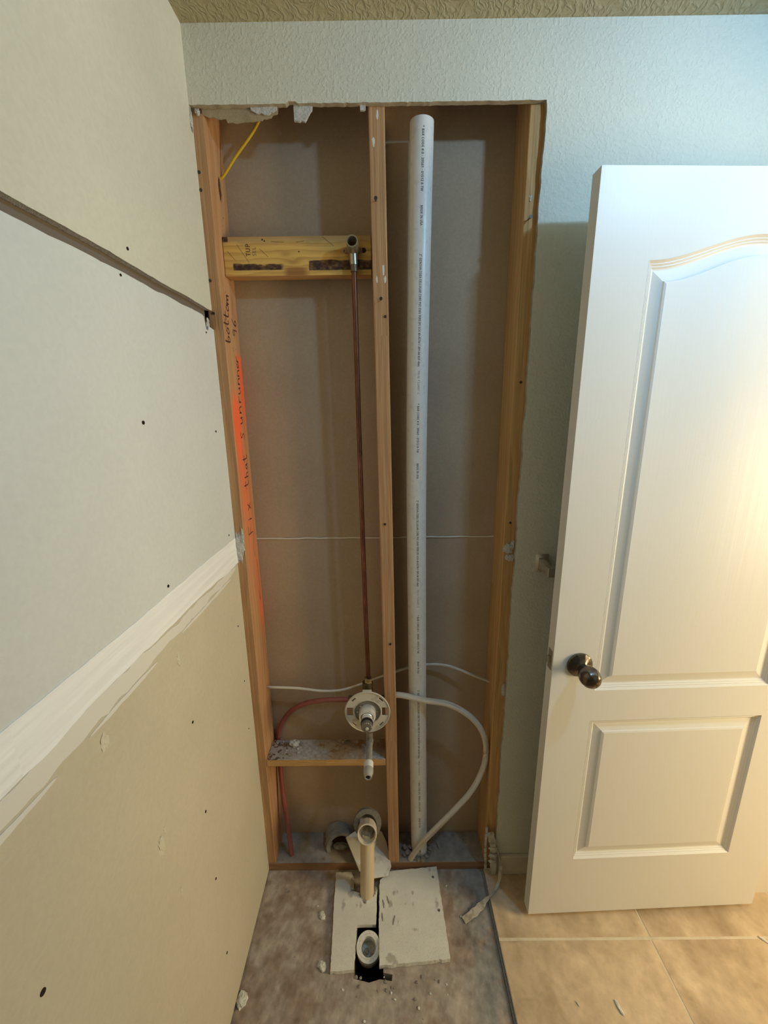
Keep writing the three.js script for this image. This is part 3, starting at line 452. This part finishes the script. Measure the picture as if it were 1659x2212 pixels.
{ // lower blocking under plaster dust
  const x0 = -0.3915, x1 = -0.0085, y1 = 0.4655, y0 = 0.441, z1 = -0.0135, z0 = -0.0985;
  const tx = dataTex(1024, 256, (u, v) => {
    const X = u * (x1 - x0), Z = v * (z1 - z0), col = woodAt(v * 0.4, u / 3, [118, 82, 50], [188, 146, 96], 421, 7);
    const n = fbm(X * 40, Z * 40, 423, 5), sp = fbm(X * 130, Z * 130, 425, 3);
    const bare = Math.exp(-Math.pow((X - 0.245) / 0.055, 2)) * 0.55 + smooth(0.06, 0.03, Z) * smooth(0.26, 0.34, X) * 0.3 + smooth(0.34, 0.38, X) * smooth(0.075, 0.03, Z) * 0.5;
    const d = clamp(smooth(0.20, 0.46, n + Z * 2.2) - bare * 0.8), k = mix(168, 232, sp);
    const crumb = smooth(0.1, 0.03, X) * smooth(0.5, 0.62, sp) * 0.8;
    return [mix(mix(col[0], k, d), 96, crumb), mix(mix(col[1], k - 7, d), 66, crumb), mix(mix(col[2], k - 13, d), 58, crumb)];
  });
  const g0 = new RoundedBoxGeometry(x1 - x0, y1 - y0, z1 - z0, 2, 0.0015), gr = g0.groups.map((q) => ({ ...q })), g = planar(g0, 'x'); g.groups = gr;
  { const q = gr[2], p = g.attributes.position; for (let i = q.start; i < q.start + q.count; i++) g.attributes.uv.setXY(i, p.getX(i) / (x1 - x0) + 0.5, clamp(p.getZ(i) / (z1 - z0) + 0.5)); }
  const t = thing('blocking_board', 'flat blocking board covered in plaster dust below the shower valve', 'board', [(x0 + x1) / 2, (y0 + y1) / 2, (z0 + z1) / 2]);
  part(t, 'timber', g, [matStudPale, matStudPale, M({ map: tx, bumpMap: every(grainFine, 0.4, 0.3), bumpScale: 0.002, roughness: 1 }), matStud, matStudPale, matStud]);
  const spl = []; for (let i = 0; i < 9; i++) { const s = new THREE.ConeGeometry(rr(0.0006, 0.0012), rr(0.008, 0.018), 5); s.rotateZ(-Math.PI / 2 + rr(-0.3, 0.3)); spl.push(s.translate(rr(0.05, 0.15), -(y1 - y0) / 2 - 0.0005, (z1 - z0) / 2 - 0.001)); }
  part(t, 'splinters', mergeGeometries(spl), matStudPale, 'torn wood splinters along the lower edge');
  // rubble on the board
  const b = solo('plaster_chunk', lump(0.013, 1.2, 0.75, 0.9, 31, 12), matGypsum, 'white plaster chunk on the dusty blocking board', 'rubble'); b.position.set(-0.3135, y1 + 0.0085, -0.072);
  const r2 = solo('plaster_chunk', lump(0.011, 1.5, 0.55, 0.8, 32, 12, 0.45), matPaperTorn, 'brownish crumb heap at the back of the dusty blocking board', 'rubble'); r2.position.set(-0.150, y1 + 0.0045, -0.088);
  for (let i = 0; i < 12; i++) { const q = solo('plaster_crumb', lump(rr(0.0025, 0.0045), 1.1, 0.7, 1, 40 + i, 7), i % 3 ? matGypsum : matPaperTorn, 'tiny plaster crumb on the dusty blocking board', 'rubble', 'plaster crumbs on the dusty blocking board'); q.position.set(rr(-0.385, -0.29), y1 + 0.002, rr(-0.09, -0.03)); }
}

// ------------------------------------------------------------------ plumbing
{ // copper riser and drop-ear elbow
  const t = thing('copper_pipe', 'thin copper riser pipe with a brass shower elbow at its top', 'pipe', [0, 0, 0]);
  part(t, 'riser', pipe([[-0.0585, 0.735, -0.037], [-0.0635, 1.05, -0.040], [-0.0675, 1.415, -0.041], [-0.0705, 1.895, -0.041]], 0.0066, 60, 14), matCopper);
  part(t, 'solder_joint', pipe([[-0.0705, 1.885, -0.041], [-0.0707, 1.905, -0.041]], 0.0085, 2, 14), M({ color: 0x7a6a58, roughness: 0.5, metalness: 0.7 }));
  const e = part(t, 'elbow', mergeGeometries([pipe([[-0.0707, 1.90, -0.041], [-0.0712, 1.922, -0.041], [-0.0715, 1.934, -0.041], [-0.0715, 1.936, -0.044]], 0.0095, 14, 16), pipe([[-0.0715, 1.9350, -0.046], [-0.0715, 1.9405, -0.006]], (q) => 0.0143, 3, 24, { wall: 0.0032 })]), M({ color: 0xb4ad98, roughness: 0.35, metalness: 0.8 }), 'round brass outlet facing the room');
  part(e, 'ear', box(-0.0935, -0.0495, 1.929, 1.940, -0.0535, -0.049, 0.0015), matStudDark);
}
{ // mixing valve
  const cx = -0.0615, cy = 0.6585, t = thing('shower_valve', 'shower mixing valve with round off-white mounting ring and chrome stem', 'valve', [cx, cy, 0]);
  const ringP = []; for (let i = 0; i < 96; i++) { const a = i / 96 * Math.PI * 2; let r = 0.0675; const q = Math.abs(((a / (Math.PI / 2) + 0.5) % 1) - 0.5); const diag = Math.abs(((a + Math.PI / 4) % (Math.PI / 2)) - 0); const dd = Math.abs((a % (Math.PI / 2)) - Math.PI / 4); if (dd < 0.16) r -= 0.0030 * smooth(0.16, 0.12, dd); ringP.push([Math.cos(a) * r, Math.sin(a) * r * 1.04]); }
  const circ = (r, n = 48, sx = 0, sy = 0) => { const q = []; for (let i = 0; i < n; i++) { const a = -i / n * Math.PI * 2; q.push([sx + Math.cos(a) * r, sy + Math.sin(a) * r]); } return q; };
  const rect = (x, y, w, h) => [[x - w / 2, y - h / 2], [x - w / 2, y + h / 2], [x + w / 2, y + h / 2], [x + w / 2, y - h / 2]];
  const slot = (a) => { const q = []; for (const [r, s] of [[0.0560, 1], [0.0622, -1]]) for (let i = 0; i <= 5; i++) { const b = a + s * (0.15 - i / 5 * 0.30); q.push([Math.cos(b) * r, Math.sin(b) * r * 1.04]); } return q; };
  const holes = [circ(0.041), rect(-0.0535, 0.001, 0.0205, 0.031), rect(0.0535, 0.001, 0.0205, 0.031), ...[0.25, 0.75, 1.25, 1.75].map((k) => slot(k * Math.PI))];
  const g = prism(ringP, 0.003, holes, 0.0008); g.translate(0, 0, 0.001);
  const ring = part(t, 'mounting_ring', planar(g), matPlasticRing);
  const lip = new THREE.TorusGeometry(0.0675, 0.0022, 8, 96); lip.scale(1, 1.04, 1.4); lip.translate(0, 0, 0.004); part(ring, 'rim', lip, matPlasticRing);
  const lip2 = new THREE.TorusGeometry(0.0418, 0.0018, 8, 64); lip2.translate(0, 0, 0.004); part(ring, 'inner_rim', lip2, matPlasticRing);
  part(t, 'valve_face', turned([[0, -0.002], [0.0405, -0.002], [0.0412, -0.004], [0.0412, -0.02], [0, -0.02]], [0, 0, 0.002]), matGreyDisc, 'grey valve face');
  for (const [x, y] of [[-0.030, -0.001], [0.030, -0.001], [-0.021, 0.019]]) part(t, 'screw', turned([[0, 0.003], [0.0035, 0.0022], [0.004, 0]], [x, y, 0.0005], [0, 0, 1], 12), matChrome);
  const matBright = M({ color: 0xe4e1da, roughness: 0.3, metalness: 0.35 });
  part(t, 'sleeve', turned([[0.0245, 0], [0.0255, 0.002], [0.0255, 0.024], [0.0245, 0.028], [0.0215, 0.030], [0.0190, 0.030], [0.0185, 0.012]], [0, 0, 0]), matBright, 'chrome sleeve');
  part(t, 'stem_collar', turned([[0, 0.0], [0.0165, 0.0], [0.0165, 0.018], [0.0150, 0.020], [0.0150, 0.027], [0.0172, 0.028], [0.0172, 0.036], [0, 0.036]], [0, 0, 0.012]), matBright);
  part(t, 'stop_ring', turned([[0.0165, 0], [0.0182, 0.0005], [0.0182, 0.008], [0.0165, 0.0085]], [0, 0, 0.047], [0, 0, 1], 24), matBlack);
  const kn = []; for (let i = 0; i < 40; i++) { const a = i / 40 * Math.PI * 2, r = i % 2 ? 0.0140 : 0.0154; kn.push([Math.cos(a) * r, Math.sin(a) * r]); }
  const kg = prism(kn, 0.015, [], 0.0012); kg.translate(0, 0, 0.053); part(t, 'stem_tip', planar(kg), M({ color: 0x8c877e, roughness: 0.4, metalness: 0.55 }), 'knurled stem tip');
  part(t, 'tip_screw', turned([[0, 0.003], [0.004, 0.003], [0.005, 0.001], [0.005, 0]], [0.001, -0.003, 0.069], [0, 0, 1], 16), matBright);
  part(t, 'valve_body', mergeGeometries([pipe([[0, -0.075, -0.037], [0, 0.075, -0.037]], 0.016, 4, 18), pipe([[-0.06, 0.012, -0.037], [0.058, 0.012, -0.037]], 0.013, 4, 16), turned([[0, 0], [0.03, 0], [0.03, 0.03], [0, 0.03]], [0, 0, -0.052])]), M({ color: 0x6d5c42, roughness: 0.5, metalness: 0.6 }), 'brass valve body');
  part(t, 'union_nut', turned([[0.009, 0], [0.0125, 0.001], [0.0125, 0.012], [0.011, 0.016], [0.0125, 0.018], [0.0125, 0.024], [0.008, 0.026]], [0.002, 0.068, -0.035], [0.04, 1, 0.05], 6), M({ color: 0xa89c7c, roughness: 0.3, metalness: 0.9 }), 'brass union above the ring');
  part(t, 'tab', box(-0.014, 0.014, 0.0685, 0.0765, 0.0, 0.003, 0.001), matPlasticRing);
}
{ // tub spout stub
  const t = thing('spout_pipe', 'short grey spout pipe with white-taped tip below the valve', 'pipe', [0, 0, 0]);
  part(t, 'drop_pipe', pipe([[-0.0595, 0.61, -0.037], [-0.0585, 0.535, -0.037]], 0.008, 6, 14), matStudDark);
  part(t, 'elbow', pipe([[-0.0585, 0.552, -0.037], [-0.0583, 0.534, -0.036], [-0.0583, 0.528, -0.028], [-0.0583, 0.5265, -0.012]], 0.0115, 14, 16), matDustyPipe);
  part(t, 'nipple', pipe([[-0.0583, 0.5270, -0.02], [-0.0585, 0.5230, 0.062]], 0.0095, 6, 16), matDustyPipe);
  part(t, 'thread_tape', pipe([[-0.0585, 0.5232, 0.055], [-0.0587, 0.5218, 0.078]], (q) => q < 0.04 ? 0.0125 : 0.0142, 10, 18), M({ color: 0xdedbd4, roughness: 0.7 }), 'white thread tape');
  part(t, 'tape_edge', pipe([[-0.0587, 0.5218, 0.0785], [-0.0587, 0.5217, 0.0805]], 0.0143, 1, 18), matGreyDisc);
  part(t, 'adapter', pipe([[-0.0587, 0.5217, 0.080], [-0.0589, 0.5205, 0.106]], (q) => q < 0.4 ? 0.0148 : mix(0.0148, 0.0102, (q - 0.4) / 0.6), 12, 18, { wall: 0.003 }), M({ color: 0xaaa69c, roughness: 0.45 }), 'grey tapered adapter with open end');
}
solo('red_water_pipe', pipe([[-0.122, 0.6705, -0.037], [-0.16, 0.667, -0.042], [-0.204, 0.655, -0.055], [-0.275, 0.622, -0.08], [-0.335, 0.565, -0.103], [-0.370, 0.50, -0.108], [-0.3785, 0.42, -0.109], [-0.376, 0.34, -0.1], [-0.367, 0.22, -0.08], [-0.3515, 0.11, -0.055], [-0.3435, 0.0345, -0.040]], 0.0078, 110, 12), matPexRed, 'dusty red plastic water pipe curving left from the valve to the floor', 'pipe');
solo('water_pipe', pipe([[-0.0745, 0.24, -0.112], [-0.0, 0.68, -0.038], [0.03, 0.6890, -0.034], [0.1185, 0.681, -0.017], [0.192, 0.6615, -0.022], [0.266, 0.6065, -0.028], [0.306, 0.543, -0.030], [0.3185, 0.468, -0.030], [0.306, 0.395, -0.028], [0.272, 0.318, -0.025], [0.214, 0.243, -0.020], [0.156, 0.176, -0.014], [0.110, 0.112, -0.016], [0.0735, 0.0345, -0.024]].slice(1), 0.0092, 120, 14), matPexWhite, 'white plastic water pipe looping in front of the tall vent pipe', 'pipe');
solo('white_cable', pipe([[-0.40, 0.682, -0.088], [-0.3797, 0.6865, -0.080], [-0.2956, 0.6838, -0.078], [-0.206, 0.6718, -0.078], [-0.1456, 0.6771, -0.076], [-0.0849, 0.696, -0.078], [-0.0096, 0.725, -0.080], [0.0649, 0.747, -0.088], [0.1388, 0.753, -0.098], [0.1982, 0.7505, -0.092], [0.2734, 0.7225, -0.084], [0.336, 0.6966, -0.080]], 0.0040, 140, 10), matCableWhite, 'thin white cable strung across the whole cavity behind the vent pipe', 'cable');
{
  const t = thing('yellow_cable', 'yellow cable running from the left stud up behind the torn drywall', 'cable', [0, 0, 0]);
  part(t, 'sheath', pipe([[-0.400, 2.103, -0.088], [-0.388, 2.110, -0.088], [-0.352, 2.150, -0.086], [-0.300, 2.205, -0.084], [-0.262, 2.262, -0.082]], 0.0034, 60, 10), matCableYellow);
}
{ // PVC vent stack with its printed line
  const CW = 512, CH = 2048, c = document.createElement('canvas'); c.width = CW; c.height = CH; const x = c.getContext('2d');
  const im = x.createImageData(CW, CH);
  for (let j = 0; j < CH; j++) for (let i = 0; i < CW; i++) { const n = fbm(i / CW * 8, j / CH * 26, 431, 4, 8, 26), s = smooth(0.60, 0.74, fbm(i / CW * 20, j / CH * 60, 433, 3, 20, 60)) * 9, k = (j * CW + i) * 4; im.data[k] = 229 - s + (n - 0.5) * 8; im.data[k + 1] = 227 - s + (n - 0.5) * 8; im.data[k + 2] = 222 - s + (n - 0.5) * 8; im.data[k + 3] = 255; }
  x.putImageData(im, 0, 0);
  const pm = CH / 0.605, pw = CW / (2 * Math.PI * 0.0278);           // pixels per metre along and around
  x.fillStyle = 'rgba(38,38,44,0.88)'; x.textBaseline = 'middle';
  const say = (s, from, len, size = 0.0078, bold = true) => { x.save(); x.translate(CW * 0.5 + 3, (0.012 + from) * pm); x.rotate(Math.PI / 2); x.scale(1, pw / pm); x.font = (bold ? 'bold ' : '') + Math.round(size * pm) + 'px sans-serif'; x.scale(len * pm / x.measureText(s).width, 1); x.fillText(s, 0, 0); x.restore(); };
  say('* BAR CODE # 0 - 39561 - 01512 8-TW', 0, 0.128); say('MADE IN USA', 0.156, 0.042); say('2" GENOVA COEX CELLULAR CORE PVC-DWV PIPE IPS SCH 40 ASTM F 891-04 NSF-dwv', 0.258, 0.256); say('700 02  F 2/24/07 : C', 0.524, 0.058, 0.0068, false);
  const tx = canvasTex(c); tx.repeat.set(1, 1 / 0.605); tx.offset.set(0, 0);
  const t = thing('vent_pipe', 'tall white plastic vent pipe with a printed line of lettering', 'pipe', [0, 0, 0]);
  // measured downwards from the top so that the print starts near the top end
  const pts = [[0.1075, 0.0345, -0.058], [0.106, 0.11, -0.058], [0.0995, 0.45, -0.057], [0.0935, 0.84, -0.056], [0.0870, 1.41, -0.055], [0.0898, 1.87, -0.054], [0.0935, 2.196, -0.053]], len = new THREE.CatmullRomCurve3(pts.map(V), false, 'centripetal').getLength();
  part(t, 'pipe', pipe(pts, 0.0278, 90, 40, { wall: 0.004, offset: 0.605 * 4 - len + 0.008 }), P({ map: tx, roughness: 0.36 }));
  const sl = []; for (let i = 0; i < 15; i++) { const a = i / 15 * Math.PI * 2 + rr(-0.2, 0.2), r = rr(0.031, 0.040); sl.push(at(lump(rr(0.005, 0.009), 1.1, 0.7, 1, 60 + i, 8), 0.1075 + Math.cos(a) * r, 0.038, -0.056 + Math.sin(a) * r)); }
  part(t, 'sealant', mergeGeometries(sl), matDusty, 'crumbly grey sealant around the foot');
  part(t, 'plaster_bits', mergeGeometries([0, 1, 2, 3, 4, 5].map((i) => at(lump(0.008, 1, 0.8, 1, 80 + i, 7), 0.056 + (i % 3) * 0.009, 0.042 + (i > 2 ? 0.008 : 0), -0.035 - (i % 2) * 0.018))), matDusty);
  const wl = new THREE.TorusGeometry(0.022, 0.0012, 6, 40, 4.2); at(wl, 0.155, 0.042, -0.055, 0.3, -1.2); part(t, 'wire_loop', wl, matMortar, 'thin dark wire loop');
}
{ // tub waste and overflow
  const t = thing('overflow_pipe', 'tan upright tub overflow pipe with open elbow, standing in the floor notch', 'pipe', [-0.0742, 0, 0.066]);
  part(t, 'pipe', pipe([[0, -0.10, 0.008], [0, 0.0, 0], [0.003, 0.13, -0.010], [0.0055, 0.25, -0.019]], (q) => 0.0225, 40, 28), matTan);
  part(t, 'elbow', turned([[0.0215, -0.020], [0.0275, -0.012], [0.0295, 0.0], [0.0295, 0.022], [0.0305, 0.024], [0.0305, 0.031], [0.0285, 0.032], [0.0262, 0.031], [0.0258, 0.004], [0.0, -0.004]], [0.0057, 0.260, -0.016], [0, 0.42, 0.9], 36), M({ map: every(dirtyWhite(218, 206, 186, 451), 0.06), roughness: 0.6 }), 'open elbow mouth with white rim');
  part(t, 'sludge', at(lump(0.019, 1, 0.35, 0.9, 91, 12), 0.0057, 0.258, -0.010, 0, 0.9), matDusty);
  part(t, 'gasket', turned([[0.028, -0.004], [0.044, -0.006], [0.0455, 0], [0.044, 0.007], [0.030, 0.009]], [0.0045, 0.248, -0.046], [0, 0.42, 0.9], 40), matDusty, 'grey rubber gasket ring behind the elbow');
  part(t, 'tee_arm', pipe([[0.0045, 0.244, -0.046], [0.004, 0.205, -0.066], [0.003, 0.16, -0.076], [0.003, 0.125, -0.078]], 0.027, 20, 24), matDustyPipe);
  part(t, 'mould_seam', pipe([[0.008, 0.10, 0.0135], [0.006, 0.05, 0.0175], [0.005, 0.01, 0.0205]], 0.0010, 8, 6), matTan);
  for (const [x, z, r, k] of [[-0.006, 0.022, 0.010, 1], [-0.022, 0.006, 0.009, 2], [0.022, 0.002, 0.010, 3], [0.026, -0.012, 0.011, 4], [-0.026, -0.012, 0.009, 5]]) part(t, 'putty', at(lump(r, 1, 0.7, 1.1, 900 + k, 9, 0.25), x, 0.008, z), matDusty);
}
{
  const q = [[-0.082, -0.058], [-0.030, 0.034], [0.012, 0.054], [0.066, 0.045], [0.078, 0.020], [0.062, -0.05], [0.045, -0.080], [-0.03, -0.09]];
  const g = prism(q.map(([a, b]) => [a, -b]), 0.005, [], 0.0008); g.rotateX(-Math.PI / 2);
  const m = solo('plastic_scrap', planar(g), matPvcPlain, 'flat white plastic scrap leaning behind the tan overflow pipe', 'scrap'); m.position.set(-0.072, 0.046, -0.016); m.rotation.set(0.30, 0.0, -0.10);
}
{
  const t = thing('pipe_stub', 'grey dusty pipe stub with a dark arched mouth on the bottom plate', 'pipe', [-0.182, 0.034, -0.082]);
  part(t, 'shell', pipe([[-0.010, 0.012, -0.032], [0.0, 0.013, 0.0], [0.006, 0.016, 0.022]], (q) => 0.043 + 0.004 * q, 10, 36, { wall: 0.011 }), matDustyPipe);
  part(t, 'dust_heap', at(lump(0.026, 1.1, 0.35, 0.5, 95, 12, 0.15), 0.008, 0.002, 0.014), matDusty);
  part(t, 'dust_heap', at(lump(0.020, 0.7, 0.5, 0.9, 96, 12, 0.2), -0.036, 0.004, 0.004), matDusty);
}
{ // drain elbow in the hole
  const t = thing('drain_fitting', 'round white plastic drain fitting set in the floor hole', 'pipe fitting', [-0.0645, 0.004, 0.2035]);
  const dir = [0.02, 0.93, 0.33];
  part(t, 'collar', turned([[0.0350, -0.06], [0.0362, -0.003], [0.0352, 0.0], [0.0225, 0.0], [0.0215, -0.003], [0.0205, -0.05], [0.0, -0.052]], [0, 0.004, 0], dir, 44), matPvcPlain);
  part(t, 'rubble', mergeGeometries([0, 1, 2, 3, 4, 5, 6, 7].map((i) => at(lump(0.007, 1, 1, 1, 100 + i, 8), Math.cos(i * 2.1) * 0.011, -0.036 + (i % 3) * 0.004, 0.002 + Math.sin(i * 2.1) * 0.011))), matDusty, 'crumbs inside the fitting');
}
// ------------------------------------------------------------------ boards over the hole
{
  const Lp = [[-0.1835, 0.003], [-0.130, 0.0015], [-0.1225, 0.016], [-0.117, 0.053], [-0.131, 0.057], [-0.118, 0.061], [-0.10, 0.065], [-0.088, 0.078], [-0.075, 0.082], [-0.064, 0.070], [-0.050, 0.056], [-0.0415, 0.055], [-0.0425, 0.152], [-0.102, 0.1535], [-0.1035, 0.2575], [-0.135, 0.2605], [-0.1705, 0.2620]];
  const jag = (q, s) => { const o = []; q.forEach((a, i) => { const b = q[(i + 1) % q.length], n = Math.max(1, Math.round(Math.hypot(b[0] - a[0], b[1] - a[1]) / 0.008)); for (let k = 0; k < n; k++) { const t = k / n; o.push([mix(a[0], b[0], t) + (k ? (hash(i, k, s) - 0.5) * 0.0022 : 0), mix(a[1], b[1], t) + (k ? (hash(k, i, s + 1) - 0.5) * 0.0022 : 0)]); } }); return o; };
  const make = (q, s, t) => { const g = prism(jag(q, s).map(([x, z]) => [x, -z]), t); g.rotateX(-Math.PI / 2); return planar(g); };
  const l = solo('backer_board', make(Lp, 501, 0.0125), matBoard, 'narrow notched board piece on the floor left of the gap', 'board scrap'); l.position.y = 0.0005;
  const Rp = [[-0.0325, 0.0305], [0.0005, 0.0035], [0.060, -0.003], [0.1645, -0.0115], [0.1735, 0.2365], [0.060, 0.2445], [-0.0315, 0.2515], [-0.034, 0.15], [-0.0335, 0.06]];
  const t = thing('backer_board', 'larger rectangular board piece with two nail holes on the floor', 'board scrap', [0, 0.002, 0]);
  part(t, 'sheet', make(Rp, 511, 0.014), matBoard);
  for (const [x, z] of [[0.1475, 0.022], [0.1555, 0.118]]) part(t, numbered('nail_hole'), turned([[0, 0.0004], [0.0042, 0.0004], [0.0042, -0.003]], [x, 0.014, z], [0, 1, 0], 12), matMortar);
  for (const [x, z, a, k] of [[-0.020, 0.10, 0.2, 1], [-0.006, 0.088, 0.3, 2], [-0.024, 0.135, 0.1, 3], [0.012, 0.143, -0.3, 4]]) part(t, 'gouge', at(lump(0.004, 0.6, 0.12, 3.2, 520 + k, 8), x, 0.0142, z, a), matDusty);
}
// chips and crumbs
for (let i = 0; i < 40; i++) {
  const near = i < 22, x = near ? rr(-0.19, 0.17) : rr(-0.40, 0.30), z = near ? 0.268 + rr(-0.004, 0.05) * rnd() * 2 : rr(0.01, 0.42);
  if (!near && x > -0.2 && x < 0.19 && z < 0.27) continue;
  const r = near ? rr(0.0014, 0.0036) : rr(0.0012, 0.0028), m = solo('plaster_chip', lump(r, 1.3, 0.6, rr(0.8, 1.6), 600 + i, 7), i % 3 ? matDusty : matBoard, near ? 'small plaster chip beside the broken edge of the floor hole' : 'small plaster chip lying on the bare concrete', 'rubble', near ? 'plaster chips along the broken hole' : 'plaster chips on the bare concrete');
  m.position.set(x, r * 0.35, z); m.rotation.y = rr(0, 3);
}
for (const [x, z, r, ry, lab] of [[-0.213, 0.122, 0.010, 0.6, 'pale oval plaster flake left of the notched board'], [-0.196, 0.245, 0.012, 0.9, 'pale plaster flake at the lower left corner of the notched board'], [-0.404, 0.315, 0.016, 0.2, 'yellowish foam lump against the foot of the left wall']]) { const m = solo('plaster_flake', lump(r, 0.9, 0.4, 1.3, 700 + Math.round(r * 1e4), 10, 0.25), matBoard, lab, 'rubble'); m.position.set(x, r * 0.3, z); m.rotation.y = ry; }
for (const [x, z, l, ry, lab] of [[0.605, 0.338, 0.016, 0.3, 'white splinter on the tile near the bottom edge'], [1.112, 0.196, 0.013, 0.8, 'white splinter on the grout line at the right'], [0.50, 0.33, 0.006, 0.4, 'tiny pale crumb on the tile left of the white splinter']]) { const m = solo('splinter', lump(l, 0.3, 0.16, 1, 720 + Math.round(l * 1e4), 8, 0.25), matPvcPlain, lab, 'rubble'); m.position.set(x, 0.0125, z); m.rotation.y = ry; }

{ // torn corner and paper tape at the foot of the right stud
  const ribbon = (pts, wf, th, s, up = [0, 1, 0]) => {
    const cv = new THREE.CatmullRomCurve3(pts.map(V)), n = 60, pos = [], idx = [], U = V(up);
    for (let i = 0; i <= n; i++) { const q = i / n, c = cv.getPointAt(q), T = cv.getTangentAt(q), B = new THREE.Vector3().crossVectors(T, U).normalize(), Nn = new THREE.Vector3().crossVectors(B, T), w = wf(q) * (0.85 + 0.3 * noise(q * 40, 1, s)); for (const [a, b] of [[-1, -1], [1, -1], [1, 1], [-1, 1]]) { const v = c.clone().addScaledVector(B, a * w / 2 + (noise(q * 30, a + 3, s + 2) - 0.5) * 0.003).addScaledVector(Nn, b * th / 2); pos.push(v.x, v.y, v.z); } }
    for (let i = 0; i < n; i++) for (let k = 0; k < 4; k++) { const a = i * 4 + k, b = i * 4 + (k + 1) % 4; idx.push(a, b, a + 4, b, b + 4, a + 4); }
    idx.push(0, 2, 1, 0, 3, 2); const e = n * 4; idx.push(e, e + 1, e + 2, e, e + 2, e + 3);
    const g = new THREE.BufferGeometry(); g.setAttribute('position', new THREE.Float32BufferAttribute(pos, 3)); g.setIndex(idx); const f = g.toNonIndexed(); f.computeVertexNormals(); return planar(f);
  };
  const matTape = M({ map: every(dirtyWhite(196, 188, 172, 461), 0.08), roughness: 1 });
  const t = thing('paper_tape', 'torn strip of drywall tape trailing from the right stud onto the floor', 'tape', [0, 0, 0]);
  part(t, 'tail', ribbon([[0.352, 0.150, 0.010], [0.369, 0.105, 0.016], [0.374, 0.060, 0.024], [0.366, 0.026, 0.042], [0.346, 0.016, 0.064], [0.316, 0.011, 0.084], [0.285, 0.009, 0.108], [0.258, 0.006, 0.124], [0.231, 0.004, 0.138]], (q) => q < 0.62 ? 0.0075 : mix(0.0075, 0.020, smooth(0.62, 0.8, q)), 0.0016, 471), matTape);
  part(t, 'fold', ribbon([[0.338, 0.185, 0.004], [0.347, 0.14, 0.013], [0.350, 0.09, 0.009], [0.352, 0.045, 0.016], [0.350, 0.012, 0.014]], () => 0.021, 0.002, 473, [0, 0, 1]), matTape);
  part(t, 'side_strip', ribbon([[0.326, 0.205, 0.002], [0.323, 0.15, 0.010], [0.325, 0.09, 0.007], [0.330, 0.03, 0.006]], () => 0.008, 0.002, 475, [0, 0, 1]), matTape);
  for (const [y, w] of [[0.128, 0.030], [0.098, 0.028], [0.072, 0.028]]) part(t, 'crease', at(lump(0.010, w / 0.02, 0.6, 0.5, Math.round(y * 1000), 10, 0.2), 0.349, y, 0.014), matTape);
}
{ // towel bar behind the door
  const t = thing('towel_bar', 'metal towel bar on square mount, half hidden behind the door', 'towel bar', [0.434, 1.137, 0]);
  const plate = new THREE.CylinderGeometry(0.0125 * Math.SQRT2, 0.018 * Math.SQRT2, 0.010, 4); plate.rotateY(Math.PI / 4); plate.scale(1, 1, 1.45); plate.rotateX(Math.PI / 2); plate.translate(0, 0, 0.005);
  part(t, 'mount', plate.toNonIndexed(), matNickel);
  const post = new THREE.CylinderGeometry(0.008 * Math.SQRT2, 0.012 * Math.SQRT2, 0.050, 4); post.rotateY(Math.PI / 4); post.scale(1, 1, 1.3); post.rotateX(Math.PI / 2); post.translate(0, 0, 0.033);
  part(t, 'post', post.toNonIndexed(), matNickel);
  part(t, 'socket', box(-0.011, 0.011, -0.013, 0.013, 0.052, 0.076, 0.002), matNickel);
  part(t, 'bar', pipe([[0.005, 0, 0.064], [0.60, 0, 0.064]], 0.008, 2, 16), matNickel);
  part(t, 'socket', box(0.589, 0.611, -0.013, 0.013, 0.052, 0.076, 0.002), matNickel);
  part(t, 'post', post.toNonIndexed().translate(0.60, 0, 0), matNickel);
  part(t, 'mount', plate.toNonIndexed().translate(0.60, 0, 0), matNickel);
}

// ------------------------------------------------------------------ lamps (all outside the frame)
{
  const [x, y, z] = BULB.at, t = thing('ceiling_bulb', 'bare cool-white bulb hanging from a ceiling holder, outside the picture', 'lamp', [x, H, z]), c = new THREE.Color().setRGB(...BULB.color), d = y - H;
  part(t, 'holder', turned([[0, 0], [0.05, 0], [0.05, -0.010], [0.022, -0.022], [0.018, -0.085], [0, -0.085]], [0, 0, 0], [0, 1, 0], 32), matTrim);
  part(t, 'bulb', turned([[0.013, d + 0.042], [0.016, d + 0.034], [0.027, d + 0.014], [0.030, d], [0.026, d - 0.015], [0.014, d - 0.026], [0, d - 0.029]], [0, 0, 0], [0, 1, 0], 24), M({ color: 0x333333, emissive: c, emissiveIntensity: 8 }));
  const l = new THREE.PointLight(c, BULB.power); l.name = 'bulb_light'; l.position.set(0, d, 0); l.shadow.radius = 1.5; l.castShadow = true; t.add(l);
}
{
  const [x, y, z] = HALL_LIGHT.at, { w, h } = HALL_LIGHT, t = thing('added_floor_lantern', 'made-up floor lamp body for the inferred warm hallway light, outside the picture', 'lamp', [x, 0.0105, z]), c = new THREE.Color().setRGB(...HALL_LIGHT.color);
  part(t, 'base', box(0.0, 0.07, 0, 0.03, -0.2, 0.2, 0.004), matStudDark);
  for (const s of [-1, 1]) part(t, numbered('post'), box(0.02, 0.05, 0.02, y + h / 2, s * (w / 2) - 0.015, s * (w / 2) + 0.015, 0.004), matStudDark);
  part(t, 'shade', box(0.0, 0.06, y - 0.01 - h / 2, y - 0.01 + h / 2, -w / 2, w / 2, 0.004), M({ color: 0x998877, emissive: c, emissiveIntensity: 1.0 }), 'glowing paper shade of the made-up lamp body');
  const l = new THREE.RectAreaLight(c, HALL_LIGHT.power, w, h); l.name = 'hall_light'; l.position.set(-0.006, y - 0.01, 0); l.rotation.y = Math.PI / 2; t.add(l);
}

renderer.render(scene, camera);
